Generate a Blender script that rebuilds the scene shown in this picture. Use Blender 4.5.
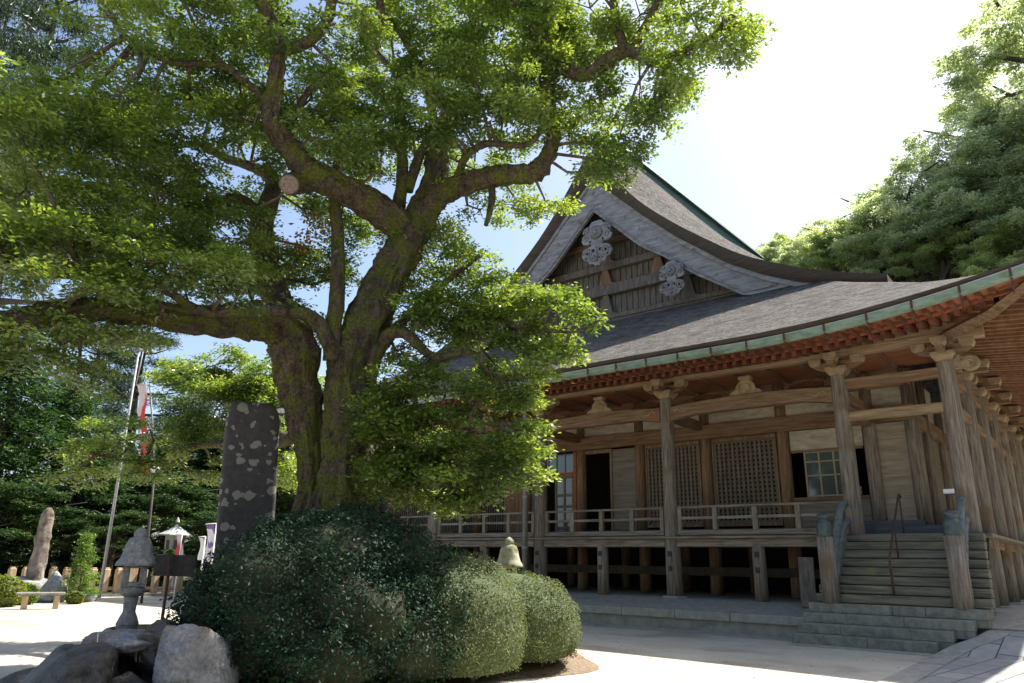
import bpy, bmesh, math, random
import numpy as np
from mathutils import Vector, Matrix, noise

random.seed(7)
rng = np.random.default_rng(11)
for _o in list(bpy.data.objects):
    bpy.data.objects.remove(_o)
scene = bpy.context.scene
COL = scene.collection
rad = math.radians

# ------------------------------------------------------------------ camera
EYE = 1.58
R = np.array([[0.78099717, 0.62436913, 0.01437409],
              [-0.16753123, 0.23161893, -0.95827238],
              [-0.601645, 0.74599991, 0.28549505]])
FPX = 738.0
cam_data = bpy.data.cameras.new('camera')
cam = bpy.data.objects.new('camera', cam_data)
COL.objects.link(cam)
cam_data.sensor_width = 36.0
cam_data.lens = FPX / 1024 * 36.0
cam_data.clip_start = 0.1
cam_data.clip_end = 2000
xa, ya, za = R[0], -R[1], -R[2]
cam.matrix_world = Matrix(((xa[0], ya[0], za[0], 0), (xa[1], ya[1], za[1], 0), (xa[2], ya[2], za[2], EYE), (0, 0, 0, 1)))
scene.camera = cam

# ------------------------------------------------------------------ world, sun, exposure
SUN_EL, SUN_ROT = rad(53.5), rad(18)
world = bpy.data.worlds.new('World')
scene.world = world
world.use_nodes = True
wn = world.node_tree.nodes
wl = world.node_tree.links
wn.clear()
sky = wn.new('ShaderNodeTexSky')
sky.sky_type = 'NISHITA'
sky.sun_disc = False
sky.sun_elevation = SUN_EL
sky.sun_rotation = SUN_ROT
sky.altitude = 50
sky.air_density = 1.0
sky.dust_density = 2.6
sky.ozone_density = 1.2
wbg = wn.new('ShaderNodeBackground')
wbg.inputs['Strength'].default_value = 0.115
wo = wn.new('ShaderNodeOutputWorld')
wl.new(sky.outputs[0], wbg.inputs[0])
wl.new(wbg.outputs[0], wo.inputs[0])
sun_data = bpy.data.lights.new('sun', 'SUN')
sun_data.energy = 5.0
sun_data.angle = rad(0.53)
sun_data.color = (1.0, 0.95, 0.86)
sun = bpy.data.objects.new('sun', sun_data)
COL.objects.link(sun)
SD = Vector((math.sin(SUN_ROT) * math.cos(SUN_EL), math.cos(SUN_ROT) * math.cos(SUN_EL), math.sin(SUN_EL)))
sun.rotation_euler = SD.to_track_quat('Z', 'Y').to_euler()
scene.view_settings.view_transform = 'Standard'
scene.view_settings.look = 'None'
scene.view_settings.exposure = 1.1
scene.view_settings.gamma = 1.0
scene.view_settings.use_curve_mapping = False
scene.cycles.max_bounces = 7
scene.cycles.diffuse_bounces = 4
scene.cycles.transmission_bounces = 4
scene.cycles.transparent_max_bounces = 6
scene.cycles.caustics_reflective = False
scene.cycles.caustics_refractive = False


# ------------------------------------------------------------------ pixel helpers (place things at a chosen distance)
def ray(px, py):
    return np.array([px - 512, py - 341.5, FPX]) @ R


def P(px, py, d):
    v = ray(px, py)
    return np.array([0, 0, EYE]) + v * d / math.hypot(v[0], v[1])


def atz(px, py, z):
    v = ray(px, py)
    return np.array([0, 0, EYE]) + v * (z - EYE) / v[2]


def tpx(px, py, d):
    """metres per pixel at that place"""
    v = ray(px, py)
    return d / math.hypot(v[0], v[1])


# ------------------------------------------------------------------ materials
def new_mat(name):
    m = bpy.data.materials.new(name)
    m.use_nodes = True
    nt = m.node_tree
    nt.nodes.clear()
    out = nt.nodes.new('ShaderNodeOutputMaterial')
    return m, nt, out


def mat(name, c1, c2=None, scale=(4, 4, 4), rough=0.85, bump=0.2, spots=None, spot_scale=3.0, spot_amt=0.5, c3=None, metallic=0.0,
        detail=6, bdist=0.02, spec=0.3, coord='Object', obj_var=0.0, fine=0.0, fine_scale=30.0):
    """noise-mottled surface, optional third colour in patches"""
    m, nt, out = new_mat(name)
    N, L = nt.nodes, nt.links
    b = N.new('ShaderNodeBsdfPrincipled')
    b.inputs['Roughness'].default_value = rough
    b.inputs['Metallic'].default_value = metallic
    b.inputs['Specular IOR Level'].default_value = spec
    tc = N.new('ShaderNodeTexCoord')
    mp = N.new('ShaderNodeMapping')
    mp.inputs['Scale'].default_value = scale
    L.new(tc.outputs[coord], mp.inputs[0])
    n1 = N.new('ShaderNodeTexNoise')
    n1.inputs['Scale'].default_value = 1.0
    n1.inputs['Detail'].default_value = detail
    n1.inputs['Roughness'].default_value = 0.65
    L.new(mp.outputs[0], n1.inputs['Vector'])
    rp = N.new('ShaderNodeValToRGB')
    rp.color_ramp.elements[0].position = 0.3
    rp.color_ramp.elements[1].position = 0.7
    rp.color_ramp.elements[0].color = (*c1, 1)
    rp.color_ramp.elements[1].color = (*(c2 or c1), 1)
    L.new(n1.outputs[0], rp.inputs[0])
    col = rp.outputs[0]
    if spots is not None:
        n2 = N.new('ShaderNodeTexNoise')
        n2.inputs['Scale'].default_value = spot_scale
        n2.inputs['Detail'].default_value = 4
        L.new(tc.outputs[coord], n2.inputs['Vector'])
        r2 = N.new('ShaderNodeValToRGB')
        r2.color_ramp.elements[0].position = 1.0 - spot_amt
        r2.color_ramp.elements[1].position = min(1.0, 1.0 - spot_amt + 0.12)
        L.new(n2.outputs[0], r2.inputs[0])
        mx = N.new('ShaderNodeMix')
        mx.data_type = 'RGBA'
        L.new(r2.outputs[0], mx.inputs[0])
        L.new(col, mx.inputs[6])
        mx.inputs[7].default_value = (*spots, 1)
        col = mx.outputs[2]
    nf = None
    if fine:
        nf = N.new('ShaderNodeTexNoise')
        nf.inputs['Scale'].default_value = fine_scale
        nf.inputs['Detail'].default_value = 6
        nf.inputs['Roughness'].default_value = 0.7
        L.new(tc.outputs[coord], nf.inputs['Vector'])
        mf = N.new('ShaderNodeMapRange')
        mf.inputs[1].default_value = 0.3
        mf.inputs[2].default_value = 0.7
        mf.inputs[3].default_value = 1 - fine
        mf.inputs[4].default_value = 1 + fine
        L.new(nf.outputs[0], mf.inputs[0])
        xf_ = N.new('ShaderNodeMix')
        xf_.data_type = 'RGBA'
        xf_.blend_type = 'MULTIPLY'
        xf_.inputs[0].default_value = 1
        L.new(col, xf_.inputs[6])
        L.new(mf.outputs[0], xf_.inputs[7])
        col = xf_.outputs[2]
    if obj_var:
        oi = N.new('ShaderNodeObjectInfo')
        mr = N.new('ShaderNodeMapRange')
        mr.inputs[3].default_value = 1 - obj_var
        mr.inputs[4].default_value = 1 + obj_var
        L.new(oi.outputs['Random'], mr.inputs[0])
        hs = N.new('ShaderNodeHueSaturation')
        L.new(mr.outputs[0], hs.inputs['Value'])
        L.new(col, hs.inputs['Color'])
        col = hs.outputs[0]
    L.new(col, b.inputs['Base Color'])
    if bump:
        bp = N.new('ShaderNodeBump')
        bp.inputs['Strength'].default_value = bump
        bp.inputs['Distance'].default_value = bdist
        L.new(n1.outputs[0], bp.inputs['Height'])
        last = bp
        if nf is not None:
            b2 = N.new('ShaderNodeBump')
            b2.inputs['Strength'].default_value = min(1.0, bump)
            b2.inputs['Distance'].default_value = bdist * 0.35
            L.new(nf.outputs[0], b2.inputs['Height'])
            L.new(bp.outputs[0], b2.inputs['Normal'])
            last = b2
        L.new(last.outputs[0], b.inputs['Normal'])
    L.new(b.outputs[0], out.inputs[0])
    return m


def leaf_mat(name, ca, cb, trans=0.5, tcol=None, rough=0.45, spec=0.35):
    m, nt, out = new_mat(name)
    N, L = nt.nodes, nt.links
    at = N.new('ShaderNodeAttribute')
    at.attribute_name = 'rnd'
    rp = N.new('ShaderNodeValToRGB')
    rp.color_ramp.elements[0].color = (*ca, 1)
    rp.color_ramp.elements[1].color = (*cb, 1)
    L.new(at.outputs['Fac'], rp.inputs[0])
    b = N.new('ShaderNodeBsdfPrincipled')
    b.inputs['Roughness'].default_value = rough
    b.inputs['Specular IOR Level'].default_value = spec
    L.new(rp.outputs[0], b.inputs['Base Color'])
    if trans > 0:
        t = N.new('ShaderNodeBsdfTranslucent')
        hs = N.new('ShaderNodeMix')
        hs.data_type = 'RGBA'
        hs.blend_type = 'MULTIPLY'
        hs.inputs[0].default_value = 1.0
        L.new(rp.outputs[0], hs.inputs[6])
        hs.inputs[7].default_value = (*(tcol or (2.0, 1.9, 0.6)), 1)
        L.new(hs.outputs[2], t.inputs[0])
        ms = N.new('ShaderNodeMixShader')
        ms.inputs[0].default_value = trans
        L.new(b.outputs[0], ms.inputs[1])
        L.new(t.outputs[0], ms.inputs[2])
        L.new(ms.outputs[0], out.inputs[0])
    else:
        L.new(b.outputs[0], out.inputs[0])
    return m


WG1, WG2 = (0.09, 0.073, 0.06), (0.38, 0.32, 0.26)
M = {}
M['wood_v'] = mat('weathered_wood_upright', WG1, WG2, (22, 22, 1.6), bump=0.7, spots=(0.2, 0.13, 0.08), spot_scale=1.1, spot_amt=0.42, obj_var=0.15, bdist=0.03)
M['wood_x'] = mat('weathered_wood_lengthwise', WG1, WG2, (1.5, 22, 22), bump=0.7, spots=(0.2, 0.13, 0.08), spot_scale=1.1, spot_amt=0.4, obj_var=0.15, bdist=0.03)
M['wood_y'] = mat('weathered_wood_depthwise', WG1, WG2, (22, 1.5, 22), bump=0.7, obj_var=0.15, bdist=0.03)
BR1, BR2 = (0.1, 0.062, 0.04), (0.34, 0.22, 0.135)
M['brown_x'] = mat('brown_beam_wood', BR1, BR2, (1.3, 16, 16), bump=0.6, spots=(0.27, 0.125, 0.07), spot_scale=0.9, spot_amt=0.42, obj_var=0.12)
M['brown_v'] = mat('brown_post_wood', BR1, BR2, (16, 16, 1.3), bump=0.6, spots=(0.21, 0.085, 0.05), spot_scale=0.8, spot_amt=0.4, obj_var=0.12)
M['brown_y'] = mat('brown_side_wood', BR1, BR2, (16, 1.3, 16), bump=0.6, obj_var=0.12)
M['tan_x'] = mat('tan_beam_wood', (0.2, 0.135, 0.08), (0.46, 0.33, 0.2), (1.5, 14, 14), bump=0.4)
M['tan'] = mat('tan_bracket_wood', (0.2, 0.14, 0.085), (0.45, 0.34, 0.21), (5, 5, 5), bump=0.4)
M['red'] = mat('faded_red_paint', (0.3, 0.075, 0.035), (0.45, 0.15, 0.075), (2, 2, 9), bump=0.3, spots=(0.32, 0.16, 0.09), spot_scale=1.4, spot_amt=0.45)
M['rafter'] = mat('rafter_wood', (0.1, 0.045, 0.028), (0.27, 0.095, 0.048), (12, 2, 12), bump=0.2, obj_var=0.25)
M['soffit'] = mat('orange_board_wood', (0.27, 0.085, 0.04), (0.4, 0.18, 0.085), (1.0, 7, 7), bump=0.3)
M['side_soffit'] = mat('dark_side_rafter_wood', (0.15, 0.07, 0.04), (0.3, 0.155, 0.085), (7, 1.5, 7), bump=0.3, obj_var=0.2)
M['plaster'] = mat('old_pale_board', (0.34, 0.29, 0.22), (0.6, 0.54, 0.44), (2.5, 4, 9), bump=0.3, spots=(0.38, 0.28, 0.18), spot_scale=2.2, spot_amt=0.4)
M['board'] = mat('grey_wall_board', (0.15, 0.125, 0.1), (0.29, 0.25, 0.2), (1.2, 9, 12), bump=0.5)
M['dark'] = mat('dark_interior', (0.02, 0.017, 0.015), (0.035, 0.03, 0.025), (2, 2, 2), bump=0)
M['darkwood'] = mat('dark_lattice_backing', (0.05, 0.038, 0.03), (0.09, 0.07, 0.05), (8, 8, 2), bump=0.2)
M['lattice'] = mat('lattice_wood', (0.11, 0.085, 0.065), (0.24, 0.195, 0.15), (20, 20, 3), bump=0.2)
M['board2'] = mat('pale_grey_wall_board', (0.23, 0.185, 0.14), (0.43, 0.36, 0.28), (1.2, 9, 12), bump=0.5)
M['bluewood'] = mat('grey_blue_step_wood', (0.08, 0.085, 0.1), (0.17, 0.18, 0.2), (1.3, 10, 14), bump=0.4)
M['stepwood'] = mat('worn_step_wood', (0.08, 0.075, 0.055), (0.29, 0.265, 0.2), (1.1, 9, 16), bump=0.6, spots=(0.2, 0.22, 0.13), spot_scale=1.7, spot_amt=0.42)
M['stone'] = mat('grey_stone', (0.15, 0.15, 0.13), (0.32, 0.315, 0.27), (7, 7, 7), bump=0.4, spots=(0.15, 0.17, 0.09), spot_scale=1.2, spot_amt=0.42)
M['platform'] = mat('platform_stone', (0.26, 0.25, 0.22), (0.42, 0.4, 0.35), (5, 5, 5), bump=0.3, spots=(0.18, 0.17, 0.15), spot_scale=1.5, spot_amt=0.4)
M['bark_roof'] = mat('cypress_bark_roof', (0.08, 0.073, 0.067), (0.34, 0.31, 0.28), (2.2, 5.5, 5.5), bump=1.0, bdist=0.4, spots=(0.12, 0.1, 0.085), spot_scale=1.6, spot_amt=0.42, rough=0.95, detail=10, fine=0.7, fine_scale=11)
M['bark_edge'] = mat('bark_roof_edge', (0.05, 0.04, 0.035), (0.13, 0.105, 0.09), (1.2, 1.2, 26), bump=0.6, bdist=0.03, rough=0.95)
M['barge'] = mat('weathered_white_bargeboard', (0.15, 0.15, 0.165), (0.38, 0.38, 0.41), (1.6, 10, 8), bump=0.7, spots=(0.14, 0.12, 0.11), spot_scale=3, spot_amt=0.4, bdist=0.04)
M['gable'] = mat('grey_gable_wood', (0.08, 0.068, 0.058), (0.22, 0.195, 0.17), (9, 9, 2), bump=0.5)
M['ridge'] = mat('ridge_copper', (0.05, 0.1, 0.1), (0.11, 0.18, 0.17), (3, 3, 9), bump=0.3, rough=0.6)
M['patina'] = mat('patina_copper', (0.13, 0.2, 0.16), (0.32, 0.43, 0.36), (2.5, 2.5, 9), bump=0.15, spots=(0.13, 0.12, 0.08), spot_scale=1.3, spot_amt=0.4, rough=0.6)
M['bronze'] = mat('bronze', (0.06, 0.08, 0.085), (0.14, 0.17, 0.17), (9, 9, 9), bump=0.2, rough=0.5, metallic=0.5)
M['curve'] = mat('carved_grey_blue_wood', (0.1, 0.12, 0.12), (0.25, 0.27, 0.27), (8, 3, 8), bump=0.6)
M['rust'] = mat('rusty_metal', (0.07, 0.035, 0.025), (0.16, 0.09, 0.07), (14, 14, 14), bump=0.3, rough=0.7, metallic=0.3)
M['greymetal'] = mat('grey_downpipe', (0.2, 0.2, 0.19), (0.32, 0.32, 0.3), (8, 8, 2), bump=0.1, rough=0.5)
M['white'] = mat('white_paint', (0.75, 0.75, 0.74), (0.82, 0.82, 0.8), (5, 5, 5), bump=0)
M['pole'] = mat('pale_steel_pole', (0.36, 0.37, 0.39), (0.48, 0.49, 0.5), (5, 5, 1), bump=0, rough=0.4)
M['glass'] = mat('window_glass', (0.05, 0.075, 0.08), (0.09, 0.12, 0.125), (2, 2, 2), bump=0.0, rough=0.06, spec=1.0)
M['frame'] = mat('window_frame_wood', (0.3, 0.24, 0.15), (0.42, 0.35, 0.24), (9, 9, 9), bump=0.1)
M['bark'] = mat('tree_bark', (0.05, 0.04, 0.03), (0.25, 0.19, 0.145), (8, 8, 3.5), bump=1.0, bdist=0.14, spots=(0.17, 0.185, 0.045), spot_scale=2.8, spot_amt=0.55, rough=0.95, detail=12, fine=0.65, fine_scale=24)
M['farbark'] = mat('far_tree_bark', (0.05, 0.04, 0.03), (0.12, 0.1, 0.08), (3, 3, 1), bump=0.4)
M['cutwood'] = mat('cut_branch_wood', (0.17, 0.12, 0.1), (0.4, 0.3, 0.27), (26, 26, 26), bump=0.2)
M['twig'] = mat('twig_bark', (0.09, 0.07, 0.05), (0.2, 0.16, 0.12), (9, 9, 9), bump=0)
M['lichen_stone'] = None
M['rock'] = mat('garden_rock', (0.17, 0.17, 0.17), (0.46, 0.46, 0.47), (3, 3, 3), bump=1.0, bdist=0.1, spots=(0.26, 0.2, 0.14), spot_scale=1.6, spot_amt=0.42, detail=12, fine=0.4, fine_scale=22)
M['brownrock'] = mat('brown_standing_stone', (0.1, 0.075, 0.06), (0.42, 0.36, 0.31), (2.6, 2.6, 2.6), bump=1.0, bdist=0.1, spots=(0.12, 0.08, 0.055), spot_scale=2.2, spot_amt=0.45, detail=10)
M['wetrock'] = mat('wet_rock', (0.022, 0.02, 0.017), (0.12, 0.105, 0.085), (4, 4, 4), bump=0.9, bdist=0.06, spots=(0.05, 0.08, 0.03), spot_scale=1.8, spot_amt=0.42, rough=0.5, detail=12, spec=0.5, fine=0.5, fine_scale=18)
M['granite'] = mat('lantern_granite', (0.17, 0.17, 0.17), (0.36, 0.35, 0.34), (16, 16, 16), bump=0.6, spots=(0.13, 0.13, 0.12), spot_scale=3, spot_amt=0.42, fine=0.35, fine_scale=40)
M['palestone'] = mat('pale_lantern_stone', (0.4, 0.42, 0.38), (0.62, 0.64, 0.6), (9, 9, 9), bump=0.3)
M['mossstone'] = mat('mossy_lantern_stone', (0.3, 0.28, 0.2), (0.55, 0.52, 0.4), (9, 9, 9), bump=0.7, spots=(0.14, 0.17, 0.06), spot_scale=4, spot_amt=0.5)
M['tanpost'] = mat('tan_fence_stone', (0.34, 0.23, 0.13), (0.54, 0.42, 0.28), (6, 6, 3), bump=0.4, obj_var=0.15)
M['moss'] = mat('moss', (0.05, 0.1, 0.015), (0.14, 0.2, 0.04), (20, 20, 20), bump=1.0, bdist=0.03)
M['signboard'] = mat('dark_sign_board', (0.06, 0.05, 0.045), (0.12, 0.1, 0.09), (8, 8, 8), bump=0.2)
M['red_cloth'] = mat('red_cloth', (0.6, 0.05, 0.05), (0.75, 0.12, 0.1), (2, 2, 2), bump=0)
M['sand'] = mat('pale_sand_ground', (0.44, 0.39, 0.31), (0.56, 0.51, 0.42), (0.8, 0.8, 0.8), bump=0.35, bdist=0.02, spots=(0.36, 0.31, 0.245), spot_scale=0.5, spot_amt=0.47, detail=12, fine=0.12, fine_scale=14)
M['soil'] = mat('leafy_garden_soil', (0.16, 0.11, 0.07), (0.33, 0.25, 0.17), (18, 18, 18), bump=1.0, bdist=0.04)
M['hill'] = mat('forest_floor', (0.03, 0.045, 0.015), (0.07, 0.08, 0.03), (0.4, 0.4, 0.4), bump=0.5)
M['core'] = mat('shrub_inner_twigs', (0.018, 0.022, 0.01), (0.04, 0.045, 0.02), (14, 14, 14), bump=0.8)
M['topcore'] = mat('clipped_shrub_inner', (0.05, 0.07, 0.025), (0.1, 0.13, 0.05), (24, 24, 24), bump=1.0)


def two_tone_cloth(name, ca, cb, sx, sz, thr):
    m, nt, out = new_mat(name)
    N, L = nt.nodes, nt.links
    b = N.new('ShaderNodeBsdfPrincipled')
    b.inputs['Roughness'].default_value = 0.8
    tc = N.new('ShaderNodeTexCoord')
    mp = N.new('ShaderNodeMapping')
    mp.inputs['Scale'].default_value = (sx, sx, sz)
    v = N.new('ShaderNodeTexNoise')
    v.inputs['Scale'].default_value = 1
    v.inputs['Detail'].default_value = 3
    r_ = N.new('ShaderNodeValToRGB')
    r_.color_ramp.elements[0].position = thr
    r_.color_ramp.elements[1].position = thr + 0.04
    r_.color_ramp.elements[0].color = (*ca, 1)
    r_.color_ramp.elements[1].color = (*cb, 1)
    L.new(tc.outputs['Object'], mp.inputs[0])
    L.new(mp.outputs[0], v.inputs['Vector'])
    L.new(v.outputs[0], r_.inputs[0])
    L.new(r_.outputs[0], b.inputs['Base Color'])
    L.new(b.outputs[0], out.inputs[0])
    return m


M['purple_cloth'] = two_tone_cloth('purple_white_cloth', (0.22, 0.12, 0.4), (0.75, 0.74, 0.78), 5, 4, 0.47)
M['banner_cloth'] = two_tone_cloth('red_white_cloth', (0.75, 0.6, 0.6), (0.65, 0.06, 0.07), 2.0, 0.5, 0.47)


def lichen_mat():
    m, nt, out = new_mat('lichen_spotted_stone')
    N, L = nt.nodes, nt.links
    b = N.new('ShaderNodeBsdfPrincipled')
    b.inputs['Roughness'].default_value = 0.9
    tc = N.new('ShaderNodeTexCoord')
    n1 = N.new('ShaderNodeTexNoise')
    n1.inputs['Scale'].default_value = 9
    n1.inputs['Detail'].default_value = 8
    L.new(tc.outputs['Object'], n1.inputs['Vector'])
    rp = N.new('ShaderNodeValToRGB')
    rp.color_ramp.elements[0].color = (0.035, 0.033, 0.035, 1)
    rp.color_ramp.elements[1].color = (0.12, 0.11, 0.11, 1)
    L.new(n1.outputs[0], rp.inputs[0])
    ad = N.new('ShaderNodeVectorMath')
    ad.operation = 'MULTIPLY_ADD'
    ad.inputs[1].default_value = (0.12, 0.12, 0.12)
    L.new(n1.outputs[1], ad.inputs[0])
    L.new(tc.outputs['Object'], ad.inputs[2])
    prev = rp.outputs[0]
    for sc, thr in ((3.8, 0.33), (7.0, 0.3)):
        v = N.new('ShaderNodeTexVoronoi')
        v.inputs['Scale'].default_value = sc
        L.new(ad.outputs[0], v.inputs['Vector'])
        lt = N.new('ShaderNodeMath')
        lt.operation = 'LESS_THAN'
        lt.inputs[1].default_value = thr
        L.new(v.outputs['Distance'], lt.inputs[0])
        sp = N.new('ShaderNodeSeparateColor')
        L.new(v.outputs['Color'], sp.inputs[0])
        g = N.new('ShaderNodeMath')
        g.operation = 'GREATER_THAN'
        g.inputs[1].default_value = 0.36
        L.new(sp.outputs[0], g.inputs[0])
        mu = N.new('ShaderNodeMath')
        mu.operation = 'MULTIPLY'
        L.new(lt.outputs[0], mu.inputs[0])
        L.new(g.outputs[0], mu.inputs[1])
        mx = N.new('ShaderNodeMix')
        mx.data_type = 'RGBA'
        L.new(mu.outputs[0], mx.inputs[0])
        L.new(prev, mx.inputs[6])
        mx.inputs[7].default_value = (0.3, 0.285, 0.25, 1)
        prev = mx.outputs[2]
    L.new(prev, b.inputs['Base Color'])
    bp = N.new('ShaderNodeBump')
    bp.inputs['Strength'].default_value = 0.5
    bp.inputs['Distance'].default_value = 0.03
    L.new(n1.outputs[0], bp.inputs['Height'])
    L.new(bp.outputs[0], b.inputs['Normal'])
    L.new(b.outputs[0], out.inputs[0])
    return m


M['lichen_stone'] = lichen_mat()


def paving_mat():
    m, nt, out = new_mat('paving_slabs')
    N, L = nt.nodes, nt.links
    b = N.new('ShaderNodeBsdfPrincipled')
    b.inputs['Roughness'].default_value = 0.85
    tc = N.new('ShaderNodeTexCoord')
    mp = N.new('ShaderNodeMapping')
    mp.inputs['Rotation'].default_value = (0, 0, rad(-83))
    L.new(tc.outputs['Object'], mp.inputs[0])
    br = N.new('ShaderNodeTexBrick')
    br.inputs['Scale'].default_value = 1.0
    br.inputs['Brick Width'].default_value = 0.72
    br.inputs['Row Height'].default_value = 0.42
    br.inputs['Mortar Size'].default_value = 0.012
    br.inputs['Color1'].default_value = (0.36, 0.355, 0.34, 1)
    br.inputs['Color2'].default_value = (0.27, 0.27, 0.265, 1)
    br.inputs['Mortar'].default_value = (0.07, 0.065, 0.06, 1)
    L.new(mp.outputs[0], br.inputs['Vector'])
    n = N.new('ShaderNodeTexNoise')
    n.inputs['Scale'].default_value = 5
    n.inputs['Detail'].default_value = 8
    L.new(tc.outputs['Object'], n.inputs['Vector'])
    mr = N.new('ShaderNodeMapRange')
    mr.inputs[3].default_value = 0.65
    mr.inputs[4].default_value = 1.3
    L.new(n.outputs[0], mr.inputs[0])
    mx = N.new('ShaderNodeMix')
    mx.data_type = 'RGBA'
    mx.blend_type = 'MULTIPLY'
    mx.inputs[0].default_value = 1
    L.new(br.outputs[0], mx.inputs[6])
    L.new(mr.outputs[0], mx.inputs[7])
    L.new(mx.outputs[2], b.inputs['Base Color'])
    L.new(b.outputs[0], out.inputs[0])
    return m


M['paving'] = paving_mat()

LM = {}
LM['oak'] = leaf_mat('oak_leaf', (0.05, 0.1, 0.026), (0.2, 0.28, 0.078), 0.43, (2.7, 2.4, 0.8), rough=0.32, spec=0.9)
LM['oak2'] = leaf_mat('young_oak_leaf', (0.07, 0.12, 0.014), (0.2, 0.24, 0.035), 0.5, (2.0, 1.6, 0.4))
LM['bush'] = leaf_mat('dark_bush_leaf', (0.012, 0.036, 0.02), (0.034, 0.072, 0.038), 0.12, (1.2, 1.5, 0.7), rough=0.55, spec=0.14)
LM['topiary'] = leaf_mat('clipped_leaf', (0.06, 0.085, 0.035), (0.2, 0.235, 0.12), 0.2, rough=0.6, spec=0.12)
LM['cedar'] = leaf_mat('cedar_spray', (0.02, 0.055, 0.016), (0.06, 0.12, 0.035), 0.3, (1.6, 1.7, 0.6))
LM['pine'] = leaf_mat('pine_needles', (0.02, 0.045, 0.025), (0.05, 0.09, 0.04), 0.25)
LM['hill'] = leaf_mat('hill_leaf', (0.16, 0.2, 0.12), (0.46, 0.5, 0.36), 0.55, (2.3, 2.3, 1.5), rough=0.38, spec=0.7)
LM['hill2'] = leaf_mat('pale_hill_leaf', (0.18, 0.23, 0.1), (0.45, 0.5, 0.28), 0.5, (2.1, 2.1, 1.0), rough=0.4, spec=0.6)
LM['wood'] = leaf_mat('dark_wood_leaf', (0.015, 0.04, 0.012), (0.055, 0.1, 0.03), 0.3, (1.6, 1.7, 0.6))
LM['fresh'] = leaf_mat('fresh_green_leaf', (0.08, 0.16, 0.03), (0.2, 0.28, 0.07), 0.4, (1.7, 1.7, 0.6))
LM['brownleaf'] = leaf_mat('withered_leaf', (0.14, 0.07, 0.025), (0.3, 0.17, 0.06), 0.4, (1.5, 1.3, 0.6))


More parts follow.
